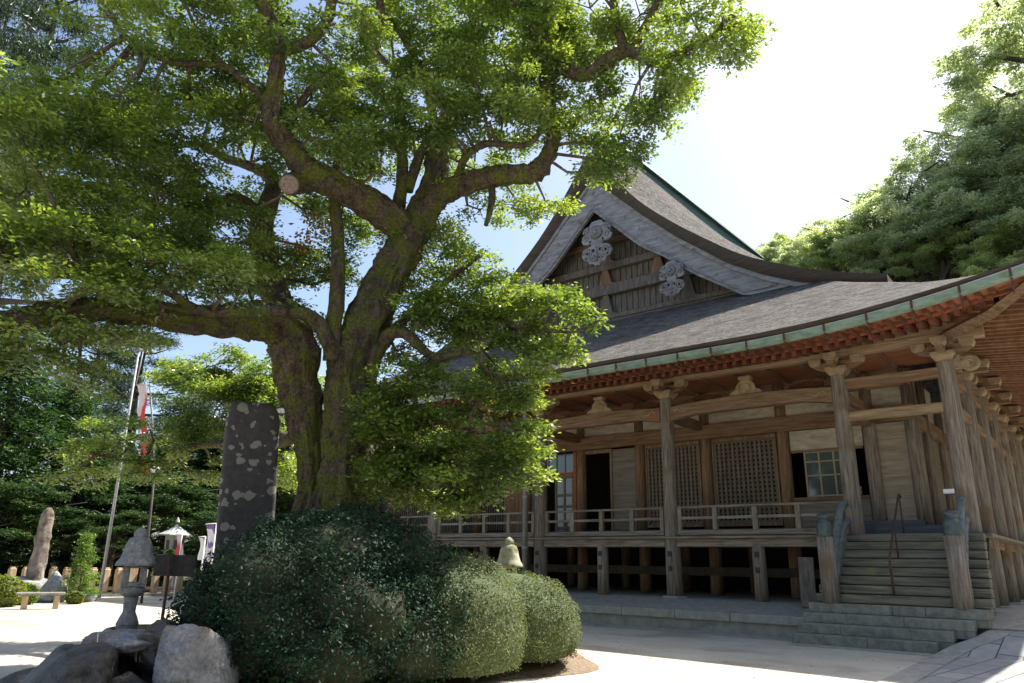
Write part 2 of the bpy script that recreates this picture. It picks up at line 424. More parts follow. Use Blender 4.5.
# ------------------------------------------------------------------ mesh helpers
class MB:
    def __init__(self):
        self.v, self.f, self.mi, self.sm = [], [], [], []

    def add(self, vs, fs, mi=0, smooth=False):
        o = len(self.v)
        self.v += [tuple(float(c) for c in p) for p in vs]
        for f in fs:
            self.f.append(tuple(i + o for i in f))
            self.mi.append(mi)
            self.sm.append(smooth)
        return self

    def box(self, x0, x1, y0, y1, z0, z1, mi=0, rot=None, c=None):
        vs = [Vector(p) for p in ((x0, y0, z0), (x1, y0, z0), (x1, y1, z0), (x0, y1, z0), (x0, y0, z1), (x1, y0, z1), (x1, y1, z1), (x0, y1, z1))]
        if rot is not None:
            c = Vector(c) if c is not None else Vector(((x0 + x1) / 2, (y0 + y1) / 2, (z0 + z1) / 2))
            vs = [rot @ (p - c) + c for p in vs]
        return self.add(vs, [(0, 3, 2, 1), (4, 5, 6, 7), (0, 1, 5, 4), (1, 2, 6, 5), (2, 3, 7, 6), (3, 0, 4, 7)], mi)

    def tube(self, pts, rs, n=10, mi=0, cap=True, jitter=0.0, smooth=True, ridge=0.0):
        pts = [Vector(tuple(p)) for p in pts]
        m_ = len(pts)
        vs, fs = [], []
        up = None
        for i, p in enumerate(pts):
            t = (pts[min(i + 1, m_ - 1)] - pts[max(i - 1, 0)])
            if t.length < 1e-6:
                t = Vector((0, 0, 1))
            t.normalize()
            if up is None:
                up = Vector((1, 0, 0)) if abs(t.x) < 0.8 else Vector((0, 1, 0))
            u = (up - t * up.dot(t)).normalized()
            w = t.cross(u)
            up = u
            for k in range(n):
                a = 2 * math.pi * k / n
                rr = rs[i]
                if jitter:
                    q = p * 1.3 + (u * math.cos(a) + w * math.sin(a)) * 0.9
                    rr *= 1 + jitter * noise.noise(q * 2.2) + jitter * 0.6 * noise.noise(q * 6.0)
                if ridge:
                    dv_ = u * math.cos(a) + w * math.sin(a)
                    q = dv_ * (2.2 + 6 * rs[i]) + t * (p.dot(t) * 1.6)
                    rr += ridge * (abs(noise.noise(q)) * 2 - 0.5) + ridge * 0.6 * noise.noise((p + dv_ * rs[i]) * 9)
                vs.append(p + (u * math.cos(a) + w * math.sin(a)) * rr)
        for i in range(m_ - 1):
            for k in range(n):
                a, b = i * n + k, i * n + (k + 1) % n
                fs.append((a, b, b + n, a + n))
        if cap:
            fs.append(tuple(range(n - 1, -1, -1)))
            fs.append(tuple((m_ - 1) * n + k for k in range(n)))
        return self.add(vs, fs, mi, smooth)

    def lathe(self, prof, c=(0, 0, 0), n=16, mi=0, smooth=True, ang=0.0):
        vs, fs = [], []
        for (r_, z) in prof:
            for k in range(n):
                a = 2 * math.pi * k / n + ang
                vs.append((c[0] + r_ * math.cos(a), c[1] + r_ * math.sin(a), c[2] + z))
        for i in range(len(prof) - 1):
            for k in range(n):
                a, b = i * n + k, i * n + (k + 1) % n
                fs.append((a, b, b + n, a + n))
        fs.append(tuple(range(n - 1, -1, -1)))
        fs.append(tuple((len(prof) - 1) * n + k for k in range(n)))
        return self.add(vs, fs, mi, smooth)

    def prism(self, poly, y0, y1, mi=0, axis='y'):
        """polygon in (a, z) extruded along y (or x)"""
        n = len(poly)
        if axis == 'y':
            vs = [(a, y0, z) for a, z in poly] + [(a, y1, z) for a, z in poly]
        elif axis == 'x':
            vs = [(y0, a, z) for a, z in poly] + [(y1, a, z) for a, z in poly]
        else:
            vs = [(a, z, y0) for a, z in poly] + [(a, z, y1) for a, z in poly]
        fs = [tuple(range(n)), tuple(range(2 * n - 1, n - 1, -1))]
        for i in range(n):
            j = (i + 1) % n
            fs.append((i, i + n, j + n, j))
        return self.add(vs, fs, mi)

    def build(self, name, mats, parent=None, bevel=0.0, fix=True, wobble=0.0):
        me = bpy.data.meshes.new(name)
        me.from_pydata(self.v, [], self.f)
        if not isinstance(mats, (list, tuple)):
            mats = [mats]
        for m_ in mats:
            me.materials.append(m_)
        me.polygons.foreach_set('material_index', self.mi)
        me.polygons.foreach_set('use_smooth', self.sm)
        me.update()
        if fix or bevel:
            bm = bmesh.new()
            bm.from_mesh(me)
            if bevel:
                es = [e for e in bm.edges if len(e.link_faces) == 2 and e.calc_face_angle(0) > 0.7]
                bmesh.ops.bevel(bm, geom=es, offset=bevel, segments=1, affect='EDGES', clamp_overlap=True)
            if fix:
                bmesh.ops.recalc_face_normals(bm, faces=bm.faces)
            bm.to_mesh(me)
            bm.free()
        o = bpy.data.objects.new(name, me)
        COL.objects.link(o)
        if parent is not None:
            o.parent = parent
            o.matrix_parent_inverse = Matrix.Translation(-Vector(parent.location))
        return o


def tag(o, label, cat, group=None, kind=None):
    o['label'] = label
    o['category'] = cat
    if group:
        o['group'] = group
    if kind:
        o['kind'] = kind
    return o


def empty(name, loc=(0, 0, 0)):
    o = bpy.data.objects.new(name, None)
    o.empty_display_size = 0.3
    o.location = loc
    COL.objects.link(o)
    return o


def structure(o):
    o['kind'] = 'structure'
    return o


def copy_tree(o, parent=None):
    c = o.copy()
    COL.objects.link(c)
    if parent is not None:
        c.parent = parent
    for ch in list(o.children):
        copy_tree(ch, c)
    return c


def leaves_obj(name, pos, nrm, dirv, ln, wd, material, parent=None, rnd=None):
    """many small leaf-shaped faces as one crown mesh"""
    n = len(pos)
    dirv = dirv - nrm * np.sum(dirv * nrm, 1)[:, None]
    dirv /= np.linalg.norm(dirv, axis=1)[:, None] + 1e-9
    side = np.cross(nrm, dirv)
    ln = ln[:, None]
    wd = wd[:, None]
    v = np.empty((n, 4, 3))
    v[:, 0] = pos - dirv * ln * 0.5
    v[:, 1] = pos + side * wd * 0.5 - nrm * ln * 0.04
    v[:, 2] = pos + dirv * ln * 0.5 - nrm * ln * 0.12
    v[:, 3] = pos - side * wd * 0.5 - nrm * ln * 0.04
    me = bpy.data.meshes.new(name)
    me.vertices.add(4 * n)
    me.vertices.foreach_set('co', v.reshape(-1).astype(np.float32))
    me.loops.add(4 * n)
    me.loops.foreach_set('vertex_index', np.arange(4 * n, dtype=np.int32))
    me.polygons.add(n)
    me.polygons.foreach_set('loop_start', np.arange(0, 4 * n, 4, dtype=np.int32))
    at = me.attributes.new('rnd', 'FLOAT', 'FACE')
    if rnd is None:
        rnd = rng.random(n)
    at.data.foreach_set('value', np.clip(rnd, 0, 1).astype(np.float32))
    me.materials.append(material)
    me.update(calc_edges=True)
    o = bpy.data.objects.new(name, me)
    COL.objects.link(o)
    if parent is not None:
        o.parent = parent
        o.matrix_parent_inverse = Matrix.Translation(-Vector(parent.location))
    return o


def unit(a):
    return a / (np.linalg.norm(a, axis=-1, keepdims=True) + 1e-9)


def pads_to_leaves(pads, per_m2, ln, wd, flat=0.38, upw=0.9):
    """pads: array (n,5): x,y,z,radius,tone -> leaf arrays"""
    ps, ns, ds, rs = [], [], [], []
    for x, y, z, r_, tone in pads:
        k = max(8, int(per_m2 * r_ * r_))
        nt_ = max(3, k // 9)
        # twigs spread from the pad's centre, leaves sit around each twig tip
        a = rng.random(nt_) * 2 * math.pi
        rho = np.sqrt(rng.random(nt_)) * r_
        tz = (rng.random(nt_) - 0.35) * 2 * flat * r_ - (rho / r_) ** 2 * r_ * 0.28
        tips = np.stack([rho * np.cos(a), rho * np.sin(a), tz], 1)
        idx = rng.integers(0, nt_, k)
        off = rng.normal(0, 1, (k, 3)) * np.array([1, 1, 0.6]) * (0.10 * r_ + ln * 0.55)
        p = tips[idx] + off
        out = unit(np.stack([tips[idx][:, 0], tips[idx][:, 1], np.zeros(k)], 1))
        d = unit(off) * 0.8 + out * 0.5 + np.array([0, 0, -0.25]) + rng.normal(0, 0.3, (k, 3))
        nn = unit(rng.normal(0, 0.55, (k, 3)) + np.array([0, 0, upw]))
        ps.append(p + np.array([x, y, z]))
        ns.append(nn)
        ds.append(d)
        rs.append(np.clip(tone + rng.normal(0, 0.2, k), 0, 1))
    p = np.concatenate(ps)
    k = len(p)
    return p, np.concatenate(ns), np.concatenate(ds), ln * (0.7 + 0.6 * rng.random(k)), wd * (0.7 + 0.6 * rng.random(k)), np.concatenate(rs)


def blob_pads(blobs, pad_r=(0.32, 0.6), dens=1.0):
    """blobs: (x,y,z,rx,rz) -> pads through each blob's volume, more towards its skin"""
    pads = []
    for (x, y, z, rx, rz) in blobs:
        n = max(3, int(dens * 9 * (rx ** 2) * max(rz, 0.4) ** 0.5))
        for _ in range(n):
            d = unit(rng.normal(0, 1, 3))
            q = (0.35 + 0.65 * rng.random() ** 0.6)
            pads.append((x + d[0] * rx * q, y + d[1] * rx * q, z + d[2] * rz * q, rng.uniform(*pad_r), rng.uniform(0.15, 0.85)))
    return pads


# ------------------------------------------------------------------ ground and setting
def ground_z(x, y):
    # flat yard, wooded hill rising behind the hall plus an unseen bank added on the right to block skylight
    h = 0.0
    s = y - 46.5
    if s > 0:
        k = min(1.0, max(0.0, (x + 100) / 45))
        cap = (23 + 0.36 * max(0.0, x + 28)) * k * k * (3 - 2 * k)
        h = min(1.35 * s * min(1, s / 4 + 0.2), min(cap, 42) + 0.04 * s)
    if x > 9:
        h = max(h, min(22, (x - 9) * 0.9))
    return h


mb = MB()
NX, NY = 110, 110
xs = np.concatenate([np.linspace(-900, -90, 14), np.linspace(-84, 84, 82), np.linspace(90, 900, 14)])
ys = np.concatenate([np.linspace(-700, -42, 10), np.linspace(-36, 130, 90), np.linspace(140, 900, 10)])
vs = [(x, y, ground_z(x, y)) for y in ys for x in xs]
w_ = len(xs)
fs = [(j * w_ + i, j * w_ + i + 1, (j + 1) * w_ + i + 1, (j + 1) * w_ + i) for j in range(len(ys) - 1) for i in range(w_ - 1)]
mb.add(vs, fs)
for k, f in enumerate(fs):
    cx, cy = mb.v[f[0]][0], mb.v[f[0]][1]
    dd = math.hypot(cx, cy)
    if cy > 47 + 0.0 * cx or dd > 200 or (cx < -36.5 - (cy - 15) * 0.1 and cy > -10) or cx > 8.5:
        mb.mi[k] = 1
g = structure(mb.build('ground', [M['sand'], M['hill']], fix=False))

# planted island under the big tree
isl = []
cxy = np.array([-9.6, 9.6])
for k in range(48):
    a = 2 * math.pi * k / 48
    rr = 1 + 0.06 * math.sin(3 * a + 1) + 0.04 * math.sin(7 * a)
    isl.append((cxy[0] + 2.55 * rr * math.cos(a) * 1.1, cxy[1] + 3.0 * rr * math.sin(a)))
mb = MB()
rings = [(1.0, 0.006), (0.92, 0.06), (0.7, 0.16), (0.4, 0.22), (0.02, 0.25)]
vv = []
for s, z in rings:
    vv += [(cxy[0] + (x - cxy[0]) * s, cxy[1] + (y - cxy[1]) * s, z + (0.02 * noise.noise(Vector((x * s * 2, y * s * 2, 0))) if z > 0.01 else 0)) for x, y in isl]
ff = [(r_ * 48 + k, r_ * 48 + (k + 1) % 48, (r_ + 1) * 48 + (k + 1) % 48, (r_ + 1) * 48 + k) for r_ in range(4) for k in range(48)]
mb.add(vv, ff, smooth=True)
structure(mb.build('garden_soil', M['soil'], fix=False))

# stone strip in front of the platform, and the paved path with its ramp
mb = MB()
mb.box(-32, -5.8, 17.25, 18.06, -0.1, 0.012)
x = -5.8
mb.box(-5.8, -3.2, 16.45, 16.88, -0.1, 0.012)
structure(mb.build('stone_kerb', M['platform']))


def ramp_z(y):
    return 0.02 if y < 16.8 else min(0.42, 0.02 + (y - 16.8) * 0.40)


edge = [(-3.0, 6.0), (-3.07, 13.4), (-3.14, 16.78), (-2.87, 17.2), (-2.56, 17.5), (-2.36, 17.8), (-2.3, 18.2)]
mb = MB()
for i in range(len(edge) - 1):
    (x0, y0), (x1, y1) = edge[i], edge[i + 1]
    z0, z1 = ramp_z(y0), ramp_z(y1)
    mb.add([(x0, y0, z0), (x0 + 0.42, y0, z0), (x1 + 0.42, y1, z1), (x1, y1, z1)], [(0, 1, 2, 3)], 1)
    mb.add([(x0 + 0.432, y0, z0 - 0.0), (8, y0, z0), (8, y1, z1), (x1 + 0.432, y1, z1)], [(0, 1, 2, 3)], 0)
    mb.add([(x0, y0, -0.05), (x0, y0, z0), (x1, y1, z1), (x1, y1, -0.05)], [(0, 1, 2, 3)], 1)
    mb.add([(x0 + 0.419, y0, z0 - 0.012), (x0 + 0.433, y0, z0 - 0.012), (x1 + 0.433, y1, z1 - 0.012), (x1 + 0.419, y1, z1 - 0.012)], [(0, 1, 2, 3)], 2)
structure(mb.build('stone_path', [M['paving'], M['platform'], M['dark']], fix=False))

# ------------------------------------------------------------------ temple hall
CX = -14.85
XR = -2.65
XL = 2 * CX - XR
hall = empty('temple_hall', (CX, 30, 0.0))
tag(hall, 'large old timber temple hall with grey bark roof, white carved gable and red rafters', 'temple hall')
COLX = [-2.65, -5.12, -10.1, -14.8, -19.6, -24.6, XL]
FY = 20.0
WY = 22.45
DZ = 2.33
BZ = 0.68


def part(mbx, name, m_, parent=None, bevel=0.0, label=None):
    o = mbx.build(name, m_, parent or hall, bevel=bevel)
    if label:
        o['label'] = label
    return o


# platform: sloping top, edge stones
mb = MB()
mb.add([(-32, 18.1, 0.3), (2.2, 18.1, 0.3), (2.2, 19.7, BZ - 0.01), (-32, 19.7, BZ - 0.01), (-32, 46, BZ), (2.2, 46, BZ), (2.2, 18.1, -0.1), (-32, 18.1, -0.1), (2.2, 46, -0.1),
        (2.2, 18.1, 0.452), (-32, 18.1, 0.452)],
       [(10, 9, 2, 3), (3, 2, 5, 4), (7, 6, 1, 0), (0, 1, 9, 10), (6, 8, 5, 2), (6, 2, 9, 1)])
plat = part(mb, 'stone_platform', M['platform'])
x = -31.9
while x < -5.9:
    w = random.uniform(1.3, 2.1)
    x1 = min(x + w, -5.85)
    mb = MB()
    mb.box(x + 0.006, x1 - 0.006, 18.0, 18.42, 0.27, 0.47 + random.uniform(-0.004, 0.004))
    part(mb, 'edge_stone', M['platform'], plat, bevel=0.012)
    x = x1

# stone steps (right ends cut back where the ramp climbs over them)
SR = [-3.12, -2.86, -2.52, -2.3]
for k in range(4):
    y0 = 16.9 + 0.3 * k
    zt = 0.2 * (k + 1)
    xl = -5.86 + 0.04 * k
    segs = sorted([xl, SR[k]] + [xl + (SR[k] - xl) * q for q in ([0.55], [0.3, 0.75], [0.28, 0.62], [0.5, 0.68])[k]])
    mb = MB()
    for a, b in zip(segs[:-1], segs[1:]):
        mb.box(a + 0.004, b - 0.004, y0, 18.6 if k == 3 else y0 + 0.33, zt - 0.2, zt)
    mb.box(xl + 0.02, SR[k] - 0.02, y0 + 0.02, 18.5, max(0.0, zt - 0.35), zt - 0.03)
    part(mb, 'stone_step', M['stone'], bevel=0.012)

# pillars
PILLAR_TOP = 6.42


def pillar(x, y, top=PILLAR_TOP, r_=0.2):
    mb = MB()
    pts = [(x, y, BZ), (x, y, BZ + 0.9), (x, y, 2.4), (x, y, 4.0), (x, y, top - 0.5), (x, y, top - 0.1), (x, y, top)]
    rs = [r_ * 1.06, r_ * 1.04, r_ * 1.0, r_ * 0.98, r_ * 0.93, r_ * 0.9, r_ * 0.86]
    mb.tube(pts, rs, 16, jitter=0.05)
    o = part(mb, 'pillar', M['wood_v'])
    mb = MB()
    mb.lathe([(0.36, 0), (0.36, 0.05), (0.3, 0.07)], (x, y, BZ - 0.03), 14)
    part(mb, 'base_stone', M['platform'], o)
    return o


def bracket(x, y, front=True, ang=0):
    """bearing block, boat-shaped arm with two end blocks, carved nose"""
    z = PILLAR_TOP
    rt = Matrix.Rotation(ang, 3, 'Z')
    mb = MB()

    def bx(a0, a1, b0, b1, z0, z1, mi=0):
        c = Vector((x, y, (z0 + z1) / 2))
        mb.box(x + a0, x + a1, y + b0, y + b1, z0, z1, mi, rot=rt, c=c)
    # tapered bearing block
    for (s0, s1, z0, z1) in ((0.17, 0.26, -0.06, 0.07), (0.27, 0.27, 0.07, 0.17)):
        q = [Vector((-s0, -s0, z + z0)), Vector((s0, -s0, z + z0)), Vector((s0, s0, z + z0)), Vector((-s0, s0, z + z0)),
             Vector((-s1, -s1, z + z1)), Vector((s1, -s1, z + z1)), Vector((s1, s1, z + z1)), Vector((-s1, s1, z + z1))]
        q = [rt @ p + Vector((x, y, 0)) for p in q]
        mb.add(q, [(0, 3, 2, 1), (4, 5, 6, 7), (0, 1, 5, 4), (1, 2, 6, 5), (2, 3, 7, 6), (3, 0, 4, 7)])
    o = part(mb, 'bracket_block', M['tan'], bevel=0.01)
    mb = MB()
    arm = [(-0.62, 0.33), (-0.62, 0.24), (-0.5, 0.15), (-0.3, 0.1), (0.3, 0.1), (0.5, 0.15), (0.62, 0.24), (0.62, 0.33)]
    n = len(arm)
    vv = [rt @ Vector((a, -0.09, 0)) + Vector((x, y, z + b)) for a, b in arm] + [rt @ Vector((a, 0.09, 0)) + Vector((x, y, z + b)) for a, b in arm]
    mb.add(vv, [tuple(range(n)), tuple(range(2 * n - 1, n - 1, -1))] + [(i, i + n, (i + 1) % n + n, (i + 1) % n) for i in range(n)])
    bx(-0.09, 0.09, -0.62, 0.5, z + 0.12, z + 0.32)
    part(mb, 'bracket_arm', M['brown_x'], o, bevel=0.008)
    for a, b in ((-0.52, 0), (0.52, 0), (0, -0.52)):
        mb = MB()
        c = rt @ Vector((a, b, 0)) + Vector((x, y, 0))
        mb.prism([(c.x - 0.11, z + 0.24), (c.x + 0.11, z + 0.24), (c.x + 0.16, z + 0.33), (c.x + 0.16, z + 0.44), (c.x - 0.16, z + 0.44), (c.x - 0.16, z + 0.33)], c.y - 0.15, c.y + 0.15)
        part(mb, 'bearing_block', M['tan'], o, bevel=0.008)
    return o


for x in COLX:
    pillar(x, FY, r_=0.21)
    bracket(x, FY)
for k in range(1, 9):
    y = FY + 2.45 * k
    pillar(XR, y, r_=0.21)
    if k < 7:
        bracket(XR, y, ang=rad(90))

# scroll nosing on the corner pillar's right side
mb = MB()
pts, rs = [], []
for k in range(34):
    a = k / 33 * 2.2 * 2 * math.pi
    rr = 0.19 * (1 - 0.8 * k / 33)
    pts.append((XR + 0.52 + rr * math.cos(a + 2.6), FY - 0.02, 6.28 + rr * math.sin(a + 2.6)))
    rs.append(0.055 * (1 - 0.4 * k / 33))
mb.tube(pts, rs, 7)
mb.lathe([(0.001, -0.05), (0.2, -0.05), (0.2, 0.05), (0.001, 0.05)], (0, 0, 0), 20)
n0 = len(mb.v) - 80
for i in range(n0, len(mb.v)):
    vx, vy, vz = mb.v[i]
    mb.v[i] = (XR + 0.52 + vx, FY + 0.04 + vz, 6.28 + vy)
mb.box(XR + 0.15, XR + 0.5, FY - 0.06, FY + 0.08, 6.16, 6.42)
part(mb, 'scroll_nosing', M['tan'])

# deck short posts at the front edge and the inner rows
mids = []
for a, b in zip(COLX[:-1], COLX[1:]):
    if abs(a - b) > 3:
        mids.append((a + b) / 2)
for x in mids:
    mb = MB()
    mb.tube([(x, FY, BZ), (x, FY, 1.5), (x, FY, 2.1)], [0.175, 0.17, 0.165], 14, jitter=0.04)
    o = part(mb, 'deck_post', M['wood_v'])
    for z in (1.85, 1.45):
        mb = MB()
        mb.box(x - 0.055, x + 0.055, FY - 0.19, FY - 0.1, z - 0.07, z + 0.07)
        part(mb, 'tenon_end', M['darkwood'], o)
for x in COLX[:4]:
    for z in (1.85, 1.45):
        mb = MB()
        mb.box(x - 0.055, x + 0.055, FY - 0.235, FY - 0.14, z - 0.07, z + 0.07)
        part(mb, 'tenon_end', M['darkwood'])
innerx = [-5.08 - 2.45 * k for k in range(0, 9)] + [-3.99]
for x in innerx:
    mb = MB()
    mb.tube([(x, 22.6, BZ), (x, 22.6, 2.2)], [0.2, 0.19], 12, jitter=0.04)
    part(mb, 'under_post', M['brown_v'])
    mb = MB()
    mb.tube([(x + 0.2, 25.2, BZ), (x + 0.2, 25.2, 2.2)], [0.17, 0.17], 10)
    part(mb, 'under_post', M['brown_v'])
mb = MB()
mb.box(-30, -4.0, 22.3, 22.42, 1.26, 1.5)
part(mb, 'under_tie', M['darkwood'])
mb = MB()
mb.box(-30, -4.0, 25.1, 25.2, 1.2, 1.4)
part(mb, 'under_tie', M['brown_x'])
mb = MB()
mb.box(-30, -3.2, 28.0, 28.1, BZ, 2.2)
part(mb, 'under_shade_sheet', M['dark'])  # near-black sheet painted in for the shade deep under the deck

# deck
mb = MB()
mb.box(XL - 0.45, XR + 0.42, FY - 0.28, 25.5, DZ - 0.07, DZ)
mb.box(XR - 1.4, XR + 0.42, 25.5, 42, DZ - 0.07, DZ)
deck = part(mb, 'deck', M['wood_x'], bevel=0.01)
mb = MB()
for a, b in zip(COLX[:-1], COLX[1:]):
    mb.box(b + 0.19, a - 0.19, FY - 0.12, FY + 0.1, 2.05, DZ - 0.075)
part(mb, 'deck_beam', M['wood_x'], bevel=0.01)
for k in range(8):
    mb = MB()
    mb.box(XR - 0.1, XR + 0.1, FY + 0.19 + 2.45 * k, FY + 2.45 * (k + 1) - 0.19, 2.05, DZ - 0.075)
    part(mb, 'deck_beam', M['brown_y'], bevel=0.01)

# railing on the front deck, bay by bay
def rail_bay(x0, x1, nposts, ends=True):
    mb = MB()
    yr = FY - 0.03
    mb.box(x0, x1, yr - 0.05, yr + 0.05, 3.1, 3.165)
    o = part(mb, 'railing', M['wood_x'], bevel=0.012)
    mb = MB()
    mb.box(x0, x1, yr - 0.035, yr + 0.035, 2.79, 2.87)
    part(mb, 'middle_rail', M['wood_x'], o, bevel=0.008)
    mb = MB()
    mb.box(x0, x1, yr - 0.07, yr + 0.07, DZ + 0.03, DZ + 0.17)
    part(mb, 'bottom_rail', M['wood_x'], o, bevel=0.01)
    for k in range(nposts):
        x = x0 + (x1 - x0) * (k + 1) / (nposts + 1)
        mb = MB()
        mb.box(x - 0.07, x + 0.07, yr - 0.06, yr + 0.06, DZ + 0.17, 3.1)
        part(mb, 'rail_post', M['wood_v'], o, bevel=0.01)
    for x in ((x0 + 0.07, x1 - 0.07) if ends else ()):
        mb = MB()
        mb.box(x - 0.06, x + 0.06, yr - 0.055, yr + 0.055, DZ + 0.17, 3.1)
        part(mb, 'rail_post', M['wood_v'], o, bevel=0.01)


rail_bay(-9.89, -5.34, 3)
rail_bay(-14.59, -10.31, 3)
rail_bay(-19.4, -15.01, 3)
rail_bay(-24.4, -19.81, 3)

# side steps of the wooden stair
ST0, ST1 = 18.02, 19.72
for k in range(8):
    rise = (DZ - 0.8) / 8
    y0 = ST0 + (ST1 - ST0) * k / 8
    zt = 0.8 + rise * (k + 1)
    mb = MB()
    mb.box(-5.62 + 0.02 * k, -2.22 - 0.02 * k, y0, y0 + 0.32, zt - rise * 0.94, zt)
    part(mb, 'wooden_step', M['stepwood'], bevel=0.018)
mb = MB()
mb.prism([(ST0 + 0.08, 0.8), (ST1, 0.8), (ST1, DZ - 0.1)], -5.55, -2.3, axis='x')
part(mb, 'stair_backing', M['darkwood'])


def newel(x):
    mb = MB()
    mb.tube([(x, 17.96, 0.8), (x, 17.96, 1.5), (x, 17.96, 2.22)], [0.2, 0.19, 0.185], 14, jitter=0.06)
    o = part(mb, 'newel_post', M['wood_v'])
    mb = MB()
    mb.lathe([(0.17, 0), (0.175, 0.02), (0.165, 0.26), (0.14, 0.32), (0.11, 0.34), (0.11, 0.38), (0.145, 0.4), (0.15, 0.45), (0.12, 0.5), (0.03, 0.52), (0.01, 0.53)], (x, 17.96, 2.22), 16)
    part(mb, 'post_cap', M['bronze'], o)
    # two curved rails swooping from the deck down into the post
    for dz, s in ((0.0, 1.0), (0.38, 0.85)):
        mb = MB()
        pts, rs = [], []
        for q in range(19):
            t = q / 18
            y = 18.1 + 1.75 * t
            z = 1.15 + dz * 0.8 + (1.5 + dz * 0.35) * (math.sin(t * math.pi * 0.5) ** 1.15)
            pts.append((x + 0.02, y, z))
            rs.append(0.095 * s)
        for q in range(1, 6):
            a = q / 5 * math.pi * 0.85
            e = pts[18]
            pts.append((x + 0.02, e[1] + 0.16 * math.sin(a), e[2] - 0.16 * (1 - math.cos(a))))
            rs.append(0.09 * s * (1 - 0.08 * q))
        mb.tube(pts, rs, 10, jitter=0.05)
        part(mb, 'curved_rail', M['curve'], o)
    mb = MB()
    mb.box(x - 0.05, x + 0.05, 19.1, 19.25, 1.7, 2.7)
    part(mb, 'rail_strut', M['curve'], o)
    mb = MB()
    mb.prism([(18.1, 0.86), (18.3, 0.86), (19.9, 2.3), (19.9, 2.62), (19.5, 2.5), (18.1, 1.25)], x - 0.06, x + 0.06, axis='x')
    part(mb, 'stair_string', M['curve'], o, bevel=0.01)


newel(-5.27)
newel(-2.72)

# centre handrail of metal pipe
mb = MB()
hx = -4.03
mb.tube([(hx, 18.15, 0.95), (hx, 18.15, 1.72), (hx, 18.2, 1.8), (hx, 19.85, 3.24), (hx, 19.95, 3.26), (hx, 20.05, 3.2)], [0.025] * 6, 8)
o = part(mb, 'pipe_handrail', M['rust'])
for y, z0, z1 in ((19.0, 1.7, 2.46), (19.9, 2.33, 3.2)):
    mb = MB()
    mb.tube([(hx, y, z0), (hx, y, z1)], [0.018] * 2, 8)
    part(mb, 'handrail_post', M['rust'], o)

# inner wall posts
wallx = [-3.99, -5.08, -7.52, -10.0, -12.4, -14.79, -17.2, -19.65, -22.1, -24.5, -26.0]
for x in wallx:
    mb = MB()
    mb.tube([(x, WY, DZ), (x, WY, 4.5), (x, WY, 6.9)], [0.19, 0.185, 0.175], 14, jitter=0.04)
    part(mb, 'wall_post', M['brown_v'] if x < -5.2 else M['wood_v'])
# side wall, receding on the right
for k, y in enumerate((24.0, 26.4, 28.8, 31.2, 33.6, 36.0)):
    mb = MB()
    mb.tube([(-3.99, y, DZ), (-3.99, y, 6.9)], [0.18, 0.17], 12)
    part(mb, 'wall_post', M['wood_v'])
mb = MB()
mb.box(-4.1, -4.02, WY + 0.1, 40, DZ, 5.3)
part(mb, 'side_wall_board', M['board'])
mb = MB()
mb.box(-4.09, -4.03, WY + 0.1, 40, 5.75, 6.9)
part(mb, 'side_wall_board', M['plaster'])
mb = MB()
mb.box(-4.16, -3.86, WY + 0.2, 40, 5.3, 5.7)
part(mb, 'side_tie_beam', M['brown_y'])

# horizontal ties of the inner wall
mb = MB()
mb.box(-29, -3.85, WY - 0.24, WY - 0.08, 5.44, 5.88)
part(mb, 'wall_tie', M['brown_x'], bevel=0.012)
mb = MB()
mb.box(-29, -3.85, WY - 0.22, WY - 0.06, DZ, DZ + 0.3)
part(mb, 'sill_beam', M['bluewood'], bevel=0.012)
mb = MB()
mb.box(-29, -3.85, WY - 0.16, WY - 0.04, 6.42, 6.62)
part(mb, 'wall_tie', M['brown_x'], bevel=0.012)
mb = MB()
mb.box(-29, -4.0, WY - 0.05, WY + 0.02, 5.88, 6.42)
part(mb, 'pale_wall_panel', M['plaster'])
mb = MB()
mb.box(-29, -4.0, WY - 0.02, WY + 0.04, 6.62, 7.7)
part(mb, 'upper_wall_panel', M['brown_x'])
# steps boxes against the wall at the stair bay
mb = MB()
mb.box(-5.9, -3.95, WY - 0.75, WY - 0.25, DZ, DZ + 0.42)
part(mb, 'threshold_step', M['bluewood'], bevel=0.015)
mb = MB()
mb.box(-4.95, -2.9, WY - 1.25, WY - 0.8, DZ, DZ + 0.26)
part(mb, 'threshold_step', M['bluewood'], bevel=0.015)


def lattice(x0, x1, z0, z1, pitch=0.135, bar=0.075, ox=0.0):
    mb = MB()
    nx = int((x1 - x0) / pitch)
    for k in range(nx + 1):
        x = x0 + (x1 - x0) * k / nx
        mb.box(x - bar / 2, x + bar / 2, WY - 0.03, WY + 0.005, z0, z1)
    nz = int((z1 - z0) / pitch)
    for k in range(nz + 1):
        z = z0 + (z1 - z0) * k / nz
        mb.box(x0, x1, WY + 0.007, WY + 0.04, z - bar / 2, z + bar / 2)
    o = part(mb, 'lattice_panel', M['lattice'])
    mb = MB()
    f = 0.09
    mb.box(x0 - f, x1 + f, WY - 0.05, WY + 0.05, z1 + 0.04, z1 + 0.14)
    mb.box(x0 - f, x1 + f, WY - 0.05, WY + 0.05, z0 - 0.14, z0 - 0.04)
    mb.box(x0 - f, x0 - 0.04, WY - 0.052, WY + 0.052, z0 - 0.04, z1 + 0.04)
    mb.box(x1 + 0.04, x1 + f, WY - 0.052, WY + 0.052, z0 - 0.04, z1 + 0.04)
    part(mb, 'panel_frame', M['brown_v'], o)
    return o


lattice(-9.7, -7.82, 2.85, 5.28)
lattice(-12.1, -10.3, 2.85, 5.28)
mb = MB()
mb.box(-12.2, -7.7, WY - 0.1, WY + 0.02, 5.3 + 0.13, 5.44)
part(mb, 'lattice_header', M['brown_x'])

